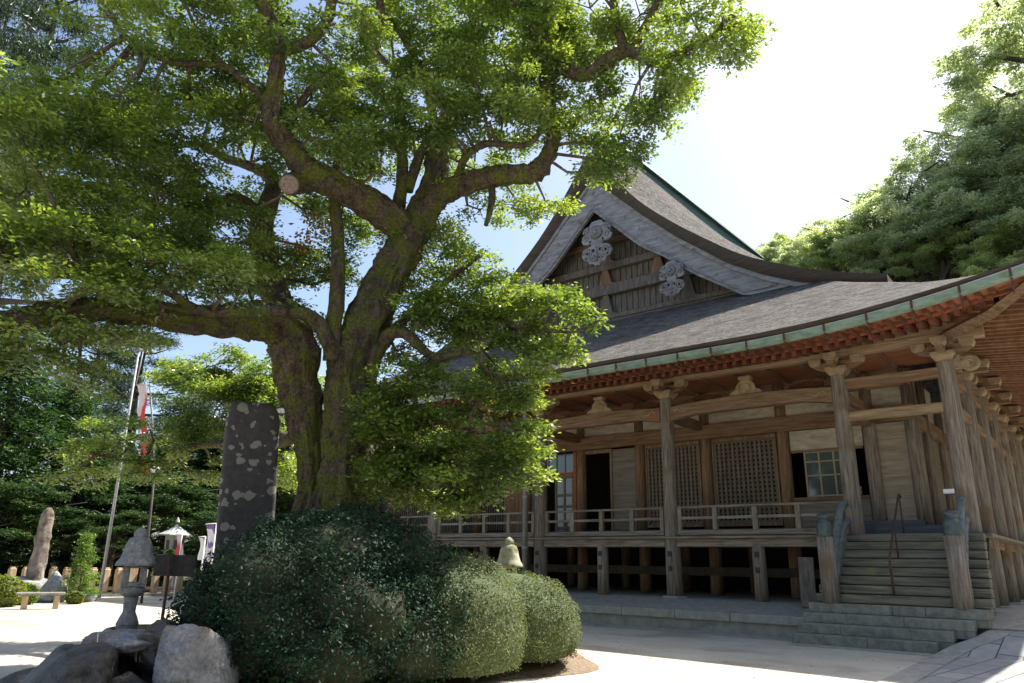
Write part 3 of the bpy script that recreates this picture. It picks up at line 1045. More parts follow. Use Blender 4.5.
# bay with board panel and open doorway
mb = MB()
for k in range(5):
    z0 = 2.65 + k * 0.55
    mb.box(-13.5, -12.58, WY - 0.02 - 0.004 * (k % 2), WY + 0.03, z0, min(z0 + 0.545, 5.4))
part(mb, 'board_panel', M['board'])
mb = MB()
mb.box(-13.58, -13.5, WY - 0.06, WY + 0.06, 2.63, 5.42)
mb.box(-14.6, -13.5, WY - 0.05, WY + 0.06, 5.3, 5.43)
part(mb, 'door_jamb', M['brown_v'])
# glazed doors left of the next post
mb = MB()
mb.box(-15.12, -15.0, WY - 0.06, WY + 0.06, 2.63, 5.44)
mb.box(-17.0, -15.12, WY - 0.05, WY + 0.05, 4.62, 4.72)
part(mb, 'door_jamb', M['red'])
for (a, b) in ((-15.95, -15.12), (-17.0, -16.3)):
    mb = MB()
    mb.box(a, b, WY - 0.012, WY + 0.012, 2.65, 4.62)
    o = part(mb, 'glazed_door', M['glass'])
    mb = MB()
    for xx in (a + 0.04, (a + b) / 2, b - 0.04):
        mb.box(xx - 0.04, xx + 0.04, WY - 0.035, WY + 0.03, 2.65, 4.62)
    for zz in (2.75, 3.5, 3.9, 4.55):
        mb.box(a, b, WY - 0.032, WY + 0.027, zz - 0.05, zz + 0.05)
    part(mb, 'door_frame', M['lattice'], o)
mb = MB()
mb.box(-17.0, -15.12, WY - 0.012, WY + 0.012, 4.72, 5.4)
o = part(mb, 'transom_window', M['glass'])
mb = MB()
for k in range(6):
    xx = -17.0 + 1.88 * k / 5
    mb.box(xx - 0.022, xx + 0.022, WY - 0.03, WY + 0.02, 4.72, 5.42)
part(mb, 'glazing_bars', M['lattice'], o)
# vertical lattice further left
for (a, b) in ((-19.45, -17.4), (-21.9, -19.85), (-24.3, -22.3)):
    mb = MB()
    k = a
    while k < b:
        mb.box(k, k + 0.05, WY - 0.03, WY + 0.02, 2.7, 5.4)
        k += 0.12
    part(mb, 'slatted_screen', M['lattice'])
mb = MB()
mb.box(-18.3, -17.42, WY - 0.06, WY - 0.032, 2.64, 5.42)
part(mb, 'brown_board_panel', M['brown_v'])

# window bay
mb = MB()
mb.box(-7.32, -5.28, WY - 0.02, WY + 0.05, 4.86, 5.44)
part(mb, 'lintel_board', M['plaster'])
mb = MB()
mb.box(-7.32, -5.28, WY - 0.02, WY + 0.05, 2.63, 3.38)
part(mb, 'spandrel_board', M['board'])
mb = MB()
mb.box(-7.34, -5.26, WY - 0.1, WY + 0.05, 3.38, 3.48)
part(mb, 'window_sill', M['brown_x'])
mb = MB()
mb.box(-6.93, -5.72, WY - 0.006, WY + 0.006, 3.48, 4.78)
o = part(mb, 'window', M['glass'])
mb = MB()
for xx in (-6.93, -6.53, -6.12, -5.72):
    mb.box(xx - 0.025, xx + 0.025, WY - 0.03, WY + 0.02, 3.48, 4.8)
for zz in (3.52, 4.1, 4.5, 4.78):
    mb.box(-6.93, -5.72, WY - 0.027, WY + 0.017, zz - 0.022, zz + 0.022)
part(mb, 'window_frame', M['frame'], o)
mb = MB()
mb.box(-7.3, -5.3, WY - 0.06, WY + 0.05, 4.79, 4.86)
part(mb, 'window_head', M['brown_x'])
mb = MB()
mb.box(-5.62, -5.45, WY - 0.2, WY - 0.05, 3.5, 3.72)
part(mb, 'offering_box', M['tan'])

# board panel right of the window bay
mb = MB()
for k in range(6):
    z0 = 2.63 + k * 0.47
    mb.box(-4.9, -4.17, WY - 0.02 - 0.003 * (k % 2), WY + 0.03, z0, min(z0 + 0.465, 5.44))
part(mb, 'board_panel', M['board2'])

# room behind: dark floor, back wall
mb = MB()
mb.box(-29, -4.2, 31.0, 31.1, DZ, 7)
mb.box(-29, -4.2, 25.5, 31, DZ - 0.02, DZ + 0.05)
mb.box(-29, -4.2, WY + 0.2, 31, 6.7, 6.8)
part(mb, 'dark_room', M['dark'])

# rainbow beams and straight beams between the front pillars, frog-leg struts above
for a, b in zip(COLX[1:-2], COLX[2:-1]):
    mb = MB()
    x0, x1 = b + 0.17, a - 0.17
    top, bot = [], []
    for k in range(13):
        t = k / 12
        x = x0 + (x1 - x0) * t
        arch = 0.1 * math.sin(math.pi * t)
        top.append((x, 6.08 + arch))
        bot.append((x, 5.66 + 0.12 * min(1, math.sin(math.pi * t) * 2.2)))
    mb.prism(bot + top[::-1], FY - 0.13, FY + 0.13)
    o = part(mb, 'rainbow_beam', M['brown_x'], bevel=0.012)
    for s, xe in ((1, x0), (-1, x1)):
        mb = MB()
        pts = [(xe + s * (0.15 + 0.55 * q / 12), FY - 0.135, 5.93 + 0.07 * math.sin(q / 12 * 9) * (1 - q / 14)) for q in range(13)]
        mb.tube(pts, [0.03 * (1 - q / 16) for q in range(13)], 6)
        part(mb, 'carved_swirl', M['tan'], o)
    xm = (a + b) / 2
    mb = MB()
    poly = [(-0.72, 0), (-0.5, 0.03), (-0.42, 0.12), (-0.3, 0.16), (-0.26, 0.3), (-0.15, 0.42), (-0.1, 0.44), (0.1, 0.44), (0.15, 0.42), (0.26, 0.3), (0.3, 0.16), (0.42, 0.12), (0.5, 0.03), (0.72, 0)]
    mb.prism([(xm + p, 6.165 + q) for p, q in poly], FY - 0.06, FY + 0.06)
    mb.prism([(xm + 0.17 * math.cos(t * math.pi / 6), 6.36 + 0.13 * math.sin(t * math.pi / 6)) for t in range(12)], FY - 0.09, FY - 0.055)
    mb.box(xm - 0.17, xm + 0.17, FY - 0.12, FY + 0.12, 6.6, 6.7)
    part(mb, 'frog_leg_strut', M['tan'], bevel=0.008)
    # carved dark nosings beside the brackets
    for s, xe in ((1, x0), (-1, x1)):
        mb = MB()
        mb.prism([(xe + s * p, q) for p, q in ((0.4, 6.42), (0.75, 6.5), (1.3, 6.42), (1.35, 6.3), (0.9, 6.26), (0.4, 6.32))], FY + 0.6, FY + 0.7)
        part(mb, 'carved_nosing', M['rafter'], o)
for (a, b) in ((COLX[0], COLX[1]), (COLX[5], COLX[6])):
    for z0, z1, m_ in ((5.99, 6.24, 'brown_x'), (5.15, 5.38, 'tan_x')):
        mb = MB()
        mb.box(min(a, b) - 0.1, max(a, b) + 0.1, FY - 0.1, FY + 0.1, z0, z1)
        part(mb, 'tie_beam', M[m_], bevel=0.012)
for k in range(7):
    y0 = FY + 2.45 * k
    for z0, z1 in ((5.99, 6.24), (5.15, 5.38)):
        mb = MB()
        mb.box(XR - 0.1, XR + 0.1, y0 + 0.16, y0 + 2.3, z0, z1)
        part(mb, 'tie_beam', M['brown_y'], bevel=0.012)
# beams tying front pillars back to the wall
for x in COLX[1:6]:
    mb = MB()
    mb.box(x - 0.1, x + 0.1, FY + 0.15, WY, 5.7, 6.0)
    part(mb, 'cross_beam', M['brown_y'], bevel=0.01)
mb = MB()
mb.box(-5.2, -5.0, FY + 0.1, WY, 5.35, 5.6)
part(mb, 'cross_beam', M['brown_y'])

def lift0(x):
    p = min(1.2, max(0.0, (x + 7.0) / 6.4))
    return 0.56 * p * p * 0.86


# purlin above the brackets, boards between
mb = MB()
mb.box(XL - 0.9, XR + 0.9, FY - 0.14, FY + 0.14, 6.86, 7.06)
part(mb, 'purlin', M['tan_x'], bevel=0.012)
mb = MB()
mb.box(XR - 0.14, XR + 0.14, FY + 0.15, 42, 6.86, 7.06)
part(mb, 'purlin', M['brown_y'], bevel=0.012)
mb = MB()
xq = np.linspace(-9.0, XR + 0.9, 14)
vv = []
for x in xq:
    hz_ = 7.06 + lift0(x)
    vv += [(x, FY - 0.1, 7.055), (x, FY + 0.1, 7.055), (x, FY + 0.1, hz_ + 0.06), (x, FY - 0.1, hz_ + 0.06)]
mb.add(vv, [(i * 4 + k, i * 4 + (k + 1) % 4, (i + 1) * 4 + (k + 1) % 4, (i + 1) * 4 + k) for i in range(13) for k in range(4)] + [(0, 3, 2, 1), (52, 53, 54, 55)])
part(mb, 'curved_purlin', M['tan_x'])
mb = MB()
mb.box(XL, XR, FY + 0.02, WY, 6.98, 7.05)
part(mb, 'veranda_ceiling', M['soffit'])
for k in range(24):
    x = XR - 0.5 - k * 1.0
    mb = MB()
    mb.box(x - 0.05, x + 0.05, FY + 0.15, WY, 6.9, 6.977)
    part(mb, 'ceiling_batten', M['brown_y'])

# ---- roof shape
EY, EX = 17.62, -0.15


def lift(x, y):
    xs_ = -abs(x - CX) + CX
    xm = 2 * CX - xs_ if False else CX + abs(x - CX)
    p = min(1.2, max(0.0, (xm + 7.0) / 6.4))
    q = min(1.2, max(0.0, (24.5 - y) / 6.4))
    return 0.56 * p * p * q * q


def Z_eave(x, y):
    """underside height of the roof's edge"""
    return 6.9 + lift(x, y)


def skirt_z(x, y):
    xm = CX + abs(x - CX)
    t1 = y - EY
    t2 = EX - xm
    t3 = 60 - EY - y
    t = max(0.0, min(t1, t2, t3))
    return 7.15 + lift(x, y) * max(0.0, 1 - t / 5.5) * 0.9 + 0.50 * t + 0.008 * t * t


US = [0, 0.7, 1.5, 2.3, 3.7, 5.0, 6.2, 8.0, 9.9, 10.6]
UZ = [18.2, 17.2, 16.1, 15.1, 13.8, 12.75, 11.84, 10.95, 10.28, 10.1]
BTU = [0, 1.0, 2.3, 3.7, 4.7, 5.6, 6.8, 8, 9.9, 10.6]
BTZ = [16.95, 15.95, 14.62, 13.3, 12.5, 11.76, 11.05, 10.49, 9.98, 9.85]


def S(u):
    return float(np.interp(abs(u), US, UZ))


def S_s(u):
    return sum(S(abs(u) + d) for d in (-0.5, -0.25, 0, 0.25, 0.5)) / 5 if abs(u) > 0.6 else S(u)


roof = empty('roof', (CX, 30, 7))
roof.parent = hall
roof.matrix_parent_inverse = Matrix.Translation(-Vector(hall.location))


def rpart(mbx, name, m_, bevel=0.0):
    o = mbx.build(name, m_, None, bevel=bevel)
    o.parent = roof
    o.matrix_parent_inverse = Matrix.Translation(-Vector((CX, 30, 7)))
    return o


# lower skirt: a grid clipped under the upper body
xsr = np.concatenate([np.linspace(EX - 0.0, EX - 7.5, 26), np.linspace(EX - 8.2, 2 * CX - EX + 8.2, 26), np.linspace(2 * CX - EX + 7.5, 2 * CX - EX, 26)])
ysr = np.concatenate([np.linspace(EY, EY + 7.6, 28), np.linspace(26.3, 34.5, 8), np.linspace(35, 60 - 2 * EY + EY, 8)])
ysr = np.array(sorted(set([float(y) for y in ysr if y <= 60 - EY])))
mb = MB()
nx_, ny_ = len(xsr), len(ysr)
vv = []
for y in ysr:
    for x in xsr:
        z = skirt_z(x, y) + 0.03 * noise.noise(Vector((x * 0.6, y * 0.6, 0)))
        vv.append((x, y, z))
ff = []
for j in range(ny_ - 1):
    for i in range(nx_ - 1):
        xc, yc = (xsr[i] + xsr[i + 1]) / 2, (ysr[j] + ysr[j + 1]) / 2
        ff.append((j * nx_ + i, j * nx_ + i + 1, (j + 1) * nx_ + i + 1, (j + 1) * nx_ + i))
mb.add(vv, ff, 0, True)
sk = rpart(mb, 'lower_roof', M['bark_roof'])

# thick bark edge of the eaves (slopes inwards as it goes down)
mb = MB()


def edge_run(pts_out, dirs):
    n = len(pts_out)
    vv = []
    for (x, y), (dx, dy) in zip(pts_out, dirs):
        zt = skirt_z(x, y)
        zb = Z_eave(x, y) + 0.02
        vv += [(x, y, zt + 0.004), (x + dx * 0.05, y + dy * 0.05, zt - 0.1), (x + dx * 0.22, y + dy * 0.22, zb), (x + dx * 0.75, y + dy * 0.75, zb + 0.02)]
    ff = []
    for i in range(n - 1):
        for k in range(3):
            ff.append((i * 4 + k, (i + 1) * 4 + k, (i + 1) * 4 + k + 1, i * 4 + k + 1))
    mb.add(vv, ff, 0, True)


xf = np.concatenate([np.linspace(2 * CX - EX, 2 * CX - EX + 2.6, 20), np.linspace(2 * CX - EX + 3, EX - 3, 70), np.linspace(EX - 2.6, EX, 40)])
edge_run([(x, EY) for x in xf], [((1 if x < CX else -1) * (1 if abs(x - CX) > 14.0 else 0), 1) for x in xf])
yf = np.concatenate([np.linspace(EY, EY + 2.6, 40), np.linspace(EY + 3, 42, 50)])
edge_run([(EX, y) for y in yf], [(-1, 1 if y < EY + 0.5 else 0) for y in yf])
edge_run([(2 * CX - EX, y) for y in yf], [(1, 1 if y < EY + 0.5 else 0) for y in yf])
rpart(mb, 'eaves_edge', M['bark_edge'])

# upper body with its flaring verge
VY = 23.35
ub = np.concatenate([np.linspace(0, 10.6, 34)])
us_full = np.concatenate([-ub[::-1], ub[1:]])
ysu = [VY, VY + 0.4, VY + 0.8, VY + 1.2, VY + 1.7, VY + 2.2, VY + 2.7, VY + 3.2, 28, 32, 36.5, 42]
mb = MB()
vv = []
for y in ysu:
    for u in us_full:
        flare = 0.0
        if y < VY + 2.0:
            flare = 0.12 * (1 - (y - VY) / 2.0)
        deepen = 0.0 if y < VY + 1.3 else -0.02 * max(0, abs(u) - 8)
        bu = min(1.0, (y - VY) / 3.2)
        bulge = (bu * bu * (3 - 2 * bu)) * 1.25 * max(0, 1 - (abs(u) / 10.6) ** 1.4)
        vv.append((CX + u, y, S_s(u) + deepen + bulge + 0.02 * noise.noise(Vector((u * 0.7, y * 0.7, 3)))))
n = len(us_full)
ff = [(j * n + i, j * n + i + 1, (j + 1) * n + i + 1, (j + 1) * n + i) for j in range(len(ysu) - 1) for i in range(n - 1)]
mb.add(vv, ff, 0, True)
rpart(mb, 'upper_roof', M['bark_roof'])
# verge: layered bark thickness at the gable edge
mb = MB()
vv = []
for u in us_full:
    z = S_s(u)
    th = z - float(np.interp(abs(u), BTU, BTZ))
    vv += [(CX + u, VY, z + 0.003), (CX + u, VY + 0.03, z - 0.12), (CX + u, VY + 0.14, z - th), (CX + u, VY + 1.2, z - th)]
ff = []
for i in range(n - 1):
    for k in range(3):
        ff.append((i * 4 + k, (i + 1) * 4 + k, (i + 1) * 4 + k + 1, i * 4 + k + 1))
mb.add(vv, ff, 0, True)
for sgn in (1, -1):
    u = 10.6 * sgn
    mb.add([(CX + u, VY, S(u) + 0.0), (CX + u, 36.5, S(u)), (CX + u, 36.5, S(u) - 0.5), (CX + u, VY, S(u) - 0.5)], [(0, 1, 2, 3)])
rpart(mb, 'verge_edge', M['bark_edge'])

# bargeboards, in two halves, with a thin moulding above
BU = [0, 2.1, 3.2, 4.2, 6.1]
BZL = [15.5, 13.38, 12.62, 11.75, 10.45]
for sgn in (1, -1):
    for (y0, y1, dz0, dz1, nm) in ((23.62, 23.76, -0.5, None, 'bargeboard'), (23.54, 23.8, -0.46, -0.62, 'barge_moulding')):
        mb = MB()
        top, bot = [], []
        for k in range(26):
            u = 8.3 * k / 25
            zt = float(np.interp(u, BTU, BTZ)) - 0.05
            if dz1 is None:
                zb = float(np.interp(u, BU, BZL)) if u < 6.1 else 10.45 + (u - 6.1) * 0.02
                zb = min(zb, zt - 0.05)
            else:
                zt += 0.06
                zb = zt - 0.2
            top.append((CX + sgn * u, zt))
            bot.append((CX + sgn * u, zb))
        n = len(top)
        vv = [(x, y0, z) for x, z in bot] + [(x, y0, z) for x, z in top] + [(x, y1, z) for x, z in bot] + [(x, y1, z) for x, z in top]
        ff = []
        for i in range(n - 1):
            ff += [(i, i + 1, n + i + 1, n + i), (2 * n + i, 3 * n + i, 3 * n + i + 1, 2 * n + i + 1), (n + i, n + i + 1, 3 * n + i + 1, 3 * n + i), (i, 2 * n + i, 2 * n + i + 1, i + 1)]
        ff += [(0, n, 3 * n, 2 * n), (n - 1, 3 * n - 1, 4 * n - 1, 2 * n - 1)]
        mb.add(vv, ff)
        rpart(mb, nm, M['barge'])
    # grooves of the board
    mb = MB()
    pts = [(CX + sgn * 7.6 * k / 20, 23.6, float(np.interp(7.6 * k / 20, BU, BZL)) + 0.16) for k in range(20)]
    pts = [p for p in pts if p[2] < float(np.interp(abs(p[0] - CX), BTU, BTZ)) - 0.2]
    mb.tube(pts, [0.035] * len(pts), 6)
    rpart(mb, 'barge_moulding', M['barge'])


def gegyo(x, z, s=1.0):
    """carved pendant: rosette on a winged board above, two leafy scroll lobes below"""
    half = [(0, 1.0), (0.22, 0.98), (0.35, 0.82), (0.52, 0.8), (0.68, 0.62), (0.6, 0.42), (0.72, 0.28), (0.66, 0.08), (0.46, 0.02), (0.3, 0.06), (0.24, -0.08), (0.42, -0.1),
            (0.62, -0.2), (0.72, -0.42), (0.62, -0.62), (0.44, -0.7), (0.36, -0.86), (0.2, -0.84), (0.1, -0.98), (0, -0.94)]
    out = [(x + a * s, z + b * s) for a, b in half] + [(x - a * s, z + b * s) for a, b in half[-2:0:-1]]
    mb = MB()
    mb.prism(out, 23.44, 23.53)
    rpart(mb, 'carved_pendant', M['barge'], bevel=0.015)
    mb = MB()
    for k in range(16):
        a = 2 * math.pi * k / 16
        mb.tube([(x + 0.1 * s * math.cos(a), 23.38, z + 0.45 * s + 0.1 * s * math.sin(a)), (x + 0.28 * s * math.cos(a), 23.41, z + 0.45 * s + 0.28 * s * math.sin(a))], [0.022 * s, 0.05 * s], 6)
    mb.tube([(x, 23.3, z + 0.45 * s), (x, 23.44, z + 0.45 * s)], [0.07 * s, 0.1 * s], 10)
    for sgn in (-1, 1):
        for (cx_, cz_, r0, tn) in ((0.42, -0.38, 0.24, 1.6), (0.5, 0.3, 0.15, 1.3), (0.46, 0.62, 0.12, 1.2), (0.17, -0.68, 0.13, 1.2)):
            pts, rs = [], []
            for q in range(18):
                a = q / 17 * tn * 2 * math.pi
                rr = r0 * s * (1 - 0.75 * q / 17)
                pts.append((x + sgn * (cx_ * s + rr * math.cos(a)), 23.42, z + cz_ * s + rr * math.sin(a)))
                rs.append(0.036 * s)
            mb.tube(pts, rs, 6)
    mb.tube([(x, 23.4, z - 0.15 * s), (x, 23.4, z - 0.8 * s)], [0.03 * s, 0.05 * s], 6)
    rpart(mb, 'pendant_carving', M['barge'])
    for sgn in (-1, 1):
        for (a, b, r0) in ((0.16, -0.3, 0.07), (0.42, -0.38, 0.06), (0.3, 0.12, 0.05), (0.12, -0.55, 0.045), (0.52, -0.58, 0.04), (0.58, 0.5, 0.04), (0.36, 0.7, 0.045)):
            mb = MB()
            mb.tube([(x + sgn * a * s, 23.425, z + b * s), (x + sgn * a * s, 23.45, z + b * s)], [r0 * s, r0 * s], 8, smooth=False)
            rpart(mb, 'hole_shade_disc', M['dark'])  # dark discs set on the board, painted as the shade inside holes


gegyo(CX + 0.25, 13.95, 1.0)
gegyo(CX + 3.45, 11.65, 0.72)
gegyo(CX - 3.45, 11.65, 0.72)

# gable wall recessed behind
mb = MB()
gy = 24.7
top = [(CX + u, float(np.interp(abs(u), BTU, BTZ)) + 0.1) for u in np.linspace(-8.8, 8.8, 41)]
mb.prism([(CX + 8.8, 10.2), (CX - 8.8, 10.2)] + top, gy, gy + 0.1)
rpart(mb, 'gable_wall', M['gable'])
mb = MB()
for k in range(60):
    u = -7.6 + k * 0.26
    zt = float(np.interp(abs(u), BTU, BTZ)) - 0.1
    if zt > 11.3:
        mb.box(CX + u, CX + u + 0.13, gy - 0.04, gy, 11.2, zt)
rpart(mb, 'gable_battens', M['gable'])
for (z0, z1, w, y0, m_) in ((10.3, 10.95, 8.6, gy - 0.35, 'gable'), (11.0, 11.2, 8.0, gy - 0.28, 'gable'), (12.05, 12.5, 5.4, gy - 0.3, 'gable'), (13.15, 13.45, 3.9, gy - 0.28, 'gable'), (14.3, 14.55, 2.6, gy - 0.25, 'brown_x')):
    mb = MB()
    mb.box(CX - w, CX + w, y0, gy, z0, z1)
    rpart(mb, 'gable_beam', M[m_], bevel=0.02)
for (u, z0, z1) in ((0, 12.5, 13.15), (-2.4, 12.5, 13.15), (2.4, 12.5, 13.15), (0, 13.45, 14.3), (0, 11.2, 12.05), (-3.6, 11.2, 12.05), (3.6, 11.2, 12.05)):
    mb = MB()
    poly = [(-0.5, 0), (-0.3, 0.12), (-0.22, 0.5), (-0.12, 1), (0.12, 1), (0.22, 0.5), (0.3, 0.12), (0.5, 0)]
    mb.prism([(CX + u + p, z0 + q * (z1 - z0)) for p, q in poly], gy - 0.25, gy - 0.05)
    rpart(mb, 'gable_strut', M['brown_v'] if z0 > 12 else M['gable'], bevel=0.01)
for sgn in (-1, 1):
    for k in range(7):
        mb = MB()
        u = sgn * (1.0 + k * 0.95)
        z = float(np.interp(abs(u), BTU, BTZ)) - 0.25
        mb.box(CX + u - 0.1, CX + u + 0.1, 23.8, gy, z - 0.22, z)
        rpart(mb, 'gable_purlin', M['rafter'])

# ridge: stepped copper-clad box, ends turned up
mb = MB()
rys = np.linspace(24.6, 42, 16)
for (w, z0, z1) in ((0.75, 18.3, 19.0), (0.5, 19.0, 19.75), (0.62, 19.75, 19.9)):
    vv = []
    for y in rys:
        up = 0.1 * (max(0, (26 - y)) / 2.5) ** 1.6 - 0.75 + 0.028 * (y - 24)
        for (a, b) in ((-w, z0), (w, z0), (w * 0.92, z1), (-w * 0.92, z1)):
            vv.append((CX + a, y, b + up))
    n = len(rys)
    ff = [(i * 4 + k, i * 4 + (k + 1) % 4, (i + 1) * 4 + (k + 1) % 4, (i + 1) * 4 + k) for i in range(n - 1) for k in range(4)]
    ff += [(3, 2, 1, 0), tuple((n - 1) * 4 + k for k in range(4))]
    mb.add(vv, ff)
rpart(mb, 'ridge', M['ridge'])
mb = MB()
mb.tube([(CX, 24.4, 19.35), (CX, 26, 19.27), (CX, 42, 19.7)], [0.12] * 3, 8)
rpart(mb, 'ridge_cap', M['ridge'])
mb = MB()
mb.prism([(CX - 0.75, 17.8), (CX + 0.75, 17.8), (CX + 0.6, 18.3), (CX + 0.45, 18.8), (CX + 0.25, 19.4), (CX - 0.25, 19.4), (CX - 0.45, 18.8), (CX - 0.6, 18.3)], 24.4, 24.6)
rpart(mb, 'ridge_end', M['ridge'])

# red soffit boards and two tiers of rafters
mb = MB()
def soff_z(t, lf):
    """underside of the eaves at distance t in from the roof's edge"""
    return float(np.interp(t, [0, 0.2, 0.23, 0.9, 2.3, 2.5], [6.93, 6.93, 6.845, 6.93, 7.13, 7.13])) + lf * (1 - 0.06 * t)


TS = [0.2, 0.23, 0.9, 2.3]
n = len(xf)
vv = []
for x in xf:
    xm = CX + abs(x - CX)
    for t in TS:
        tt = min(t, max(0.0, EX - xm))
        vv.append((x, EY + tt, soff_z(tt, lift(x, EY))))
ff = [(i * 4 + k, (i + 1) * 4 + k, (i + 1) * 4 + k + 1, i * 4 + k + 1) for i in range(n - 1) for k in range(3)]
mb.add(vv, ff)
rpart(mb, 'soffit', M['soffit'])
mb = MB()
vv = []
for y in yf:
    for t in TS:
        tt = min(t, max(0.0, y - EY))
        vv.append((EX - tt, y, soff_z(tt, lift(EX, y))))
n = len(yf)
ff = [(i * 4 + k, (i + 1) * 4 + k, (i + 1) * 4 + k + 1, i * 4 + k + 1) for i in range(n - 1) for k in range(3)]
mb.add(vv, ff)
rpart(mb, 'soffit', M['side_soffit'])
x = XR + 1.35
kr = 0
while x > -24 and kr < 98:
    lf = lift(x, EY)
    kr += 1
    ylim = EY + (EX - x) - 0.05
    mb = MB()
    # flying rafter tier
    z0, z1 = 6.83 + lf, 6.95 + lf
    mb.add([(x - 0.05, 17.98, z0 - 0.08), (x + 0.05, 17.98, z0 - 0.08), (x + 0.05, 17.98, z0 + 0.04), (x - 0.05, 17.98, z0 + 0.04),
            (x - 0.05, min(19.2, ylim), z1 - 0.06), (x + 0.05, min(19.2, ylim), z1 - 0.06), (x + 0.05, min(19.2, ylim), z1 + 0.06), (x - 0.05, min(19.2, ylim), z1 + 0.06)],
           [(0, 1, 2, 3), (7, 6, 5, 4), (0, 4, 5, 1), (1, 5, 6, 2), (2, 6, 7, 3), (3, 7, 4, 0)])
    rpart(mb, 'flying_rafter', M['rafter'])
    mb = MB()
    z0, z1 = 6.80 + lf, 7.0 + lf * 0.85
    mb.add([(x - 0.055, 18.72, z0 - 0.1), (x + 0.055, 18.72, z0 - 0.1), (x + 0.055, 18.72, z0 + 0.04), (x - 0.055, 18.72, z0 + 0.04),
            (x - 0.055, min(19.95, ylim), z1 - 0.02), (x + 0.055, min(19.95, ylim), z1 - 0.02), (x + 0.055, min(19.95, ylim), z1 + 0.12), (x - 0.055, min(19.95, ylim), z1 + 0.12)],
           [(0, 1, 2, 3), (7, 6, 5, 4), (0, 4, 5, 1), (1, 5, 6, 2), (2, 6, 7, 3), (3, 7, 4, 0)])
    rpart(mb, 'base_rafter', M['rafter'])
    x -= 0.265
mb = MB()
vv = []
for x in xf:
    lf = lift(x, EY)
    vv += [(x, 18.64, 6.84 + lf), (x, 18.72, 6.84 + lf), (x, 18.72, 6.91 + lf), (x, 18.64, 6.91 + lf)]
n = len(xf)
ff = [(i * 4 + k, (i + 1) * 4 + k, (i + 1) * 4 + (k + 1) % 4, i * 4 + (k + 1) % 4) for i in range(n - 1) for k in range(4)]
mb.add(vv, ff)
rpart(mb, 'eaves_batten', M['red'])
# right-hand side rafters (run outwards)
y = EY + 0.75
k = 0
while y < 34 and k < 60:
    k += 1
    lf = lift(EX, y)
    mb = MB()
    x0, x1 = EX - 0.35, max(XR - 0.1, EX - (y - EY) - 0.0)
    z0, z1 = 6.80 + lf, 7.0 + lf * 0.85
    mb.add([(x0, y - 0.05, z0 - 0.06), (x0, y + 0.05, z0 - 0.06), (x0, y + 0.05, z0 + 0.06), (x0, y - 0.05, z0 + 0.06),
            (x1, y - 0.05, z1 - 0.02), (x1, y + 0.05, z1 - 0.02), (x1, y + 0.05, z1 + 0.1), (x1, y - 0.05, z1 + 0.1)],
           [(0, 1, 2, 3), (7, 6, 5, 4), (0, 4, 5, 1), (1, 5, 6, 2), (2, 6, 7, 3), (3, 7, 4, 0)])
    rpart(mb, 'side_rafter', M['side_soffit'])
    y += 0.26
# diagonal corner beam
mb = MB()
mb.tube([(XR - 0.2, FY + 0.2, 6.95), (-1.4, 18.75, 7.05), (EX - 0.4, EY + 0.4, 7.38)], [0.16, 0.15, 0.13], 4, smooth=False)
rpart(mb, 'hip_rafter', M['brown_x'])

# copper gutter with straps
mb = MB()
vv = []
for x in xf:
    zz = Z_eave(x, EY) - 0.1
    vv += [(x, 17.66, zz + 0.18), (x, 17.60, zz + 0.18), (x, 17.62, zz + 0.06), (x, 17.7, zz), (x, 17.83, zz + 0.02), (x, 17.85, zz + 0.1)]
n = len(xf)
ff = [(i * 6 + k, (i + 1) * 6 + k, (i + 1) * 6 + k + 1, i * 6 + k + 1) for i in range(n - 1) for k in range(5)]
mb.add(vv, ff)
gut = part(mb, 'gutter', M['patina'])
mb = MB()
pts = [(x, 17.60, Z_eave(x, EY) + 0.085) for x in xf]
mb.tube(pts, [0.013] * len(pts), 5)
part(mb, 'gutter_rim', M['pole'], gut)
x = -0.9
while x > -28:
    zz = Z_eave(x, EY) - 0.1
    mb = MB()
    mb.box(x - 0.025, x + 0.025, 17.585, 17.6, zz + 0.02, zz + 0.2)
    mb.box(x - 0.02, x + 0.02, 17.6, 17.8, zz - 0.03, zz - 0.01)
    mb.tube([(x, 17.75, zz - 0.01), (x - 0.02, 18.0, zz - 0.22)], [0.018, 0.018], 5)
    part(mb, 'gutter_strap', M['rust'], gut)
    x -= 0.95
# downpipe with coupling near the left bay
mb = MB()
mb.tube([(-14.6, 17.75, 6.75), (-14.75, 19.0, 6.4), (-14.95, 19.35, 6.0), (-14.95, 19.35, 0.75)], [0.085] * 4, 10)
o = part(mb, 'downpipe', M['greymetal'])
for z in (2.0, 3.6, 5.0):
    mb = MB()
    mb.lathe([(0.105, -0.06), (0.105, 0.06)], (-14.95, 19.35, z), 10)
    part(mb, 'pipe_collar', M['greymetal'], o)

# small white plate beside the corner pillar and a dark slatted board leaning under the deck
mb = MB()
mb.box(-3.05, -2.83, 19.7, 19.72, 3.22, 3.32)
part(mb, 'notice_plate', M['white'])
mb = MB()
mb.box(-6.35, -5.98, 19.2, 19.26, 0.62, 1.78, rot=Matrix.Rotation(rad(-4), 3, 'X'))
lb = mb.build('leaning_board', M['gable'], bevel=0.008)
tag(lb, 'narrow dark grey board leaning under the deck beside the stairs', 'board')
#@@MARK_TREES
# ------------------------------------------------------------------ the big old tree in front of the hall
TD = 13.0        # distance of its trunk
tb = P(335, 560, TD)
tree = empty('oak_tree', (tb[0], tb[1], 0.1))
tag(tree, 'huge old broadleaf tree with mossy forked trunk and one sawn branch, before the temple hall', 'tree')


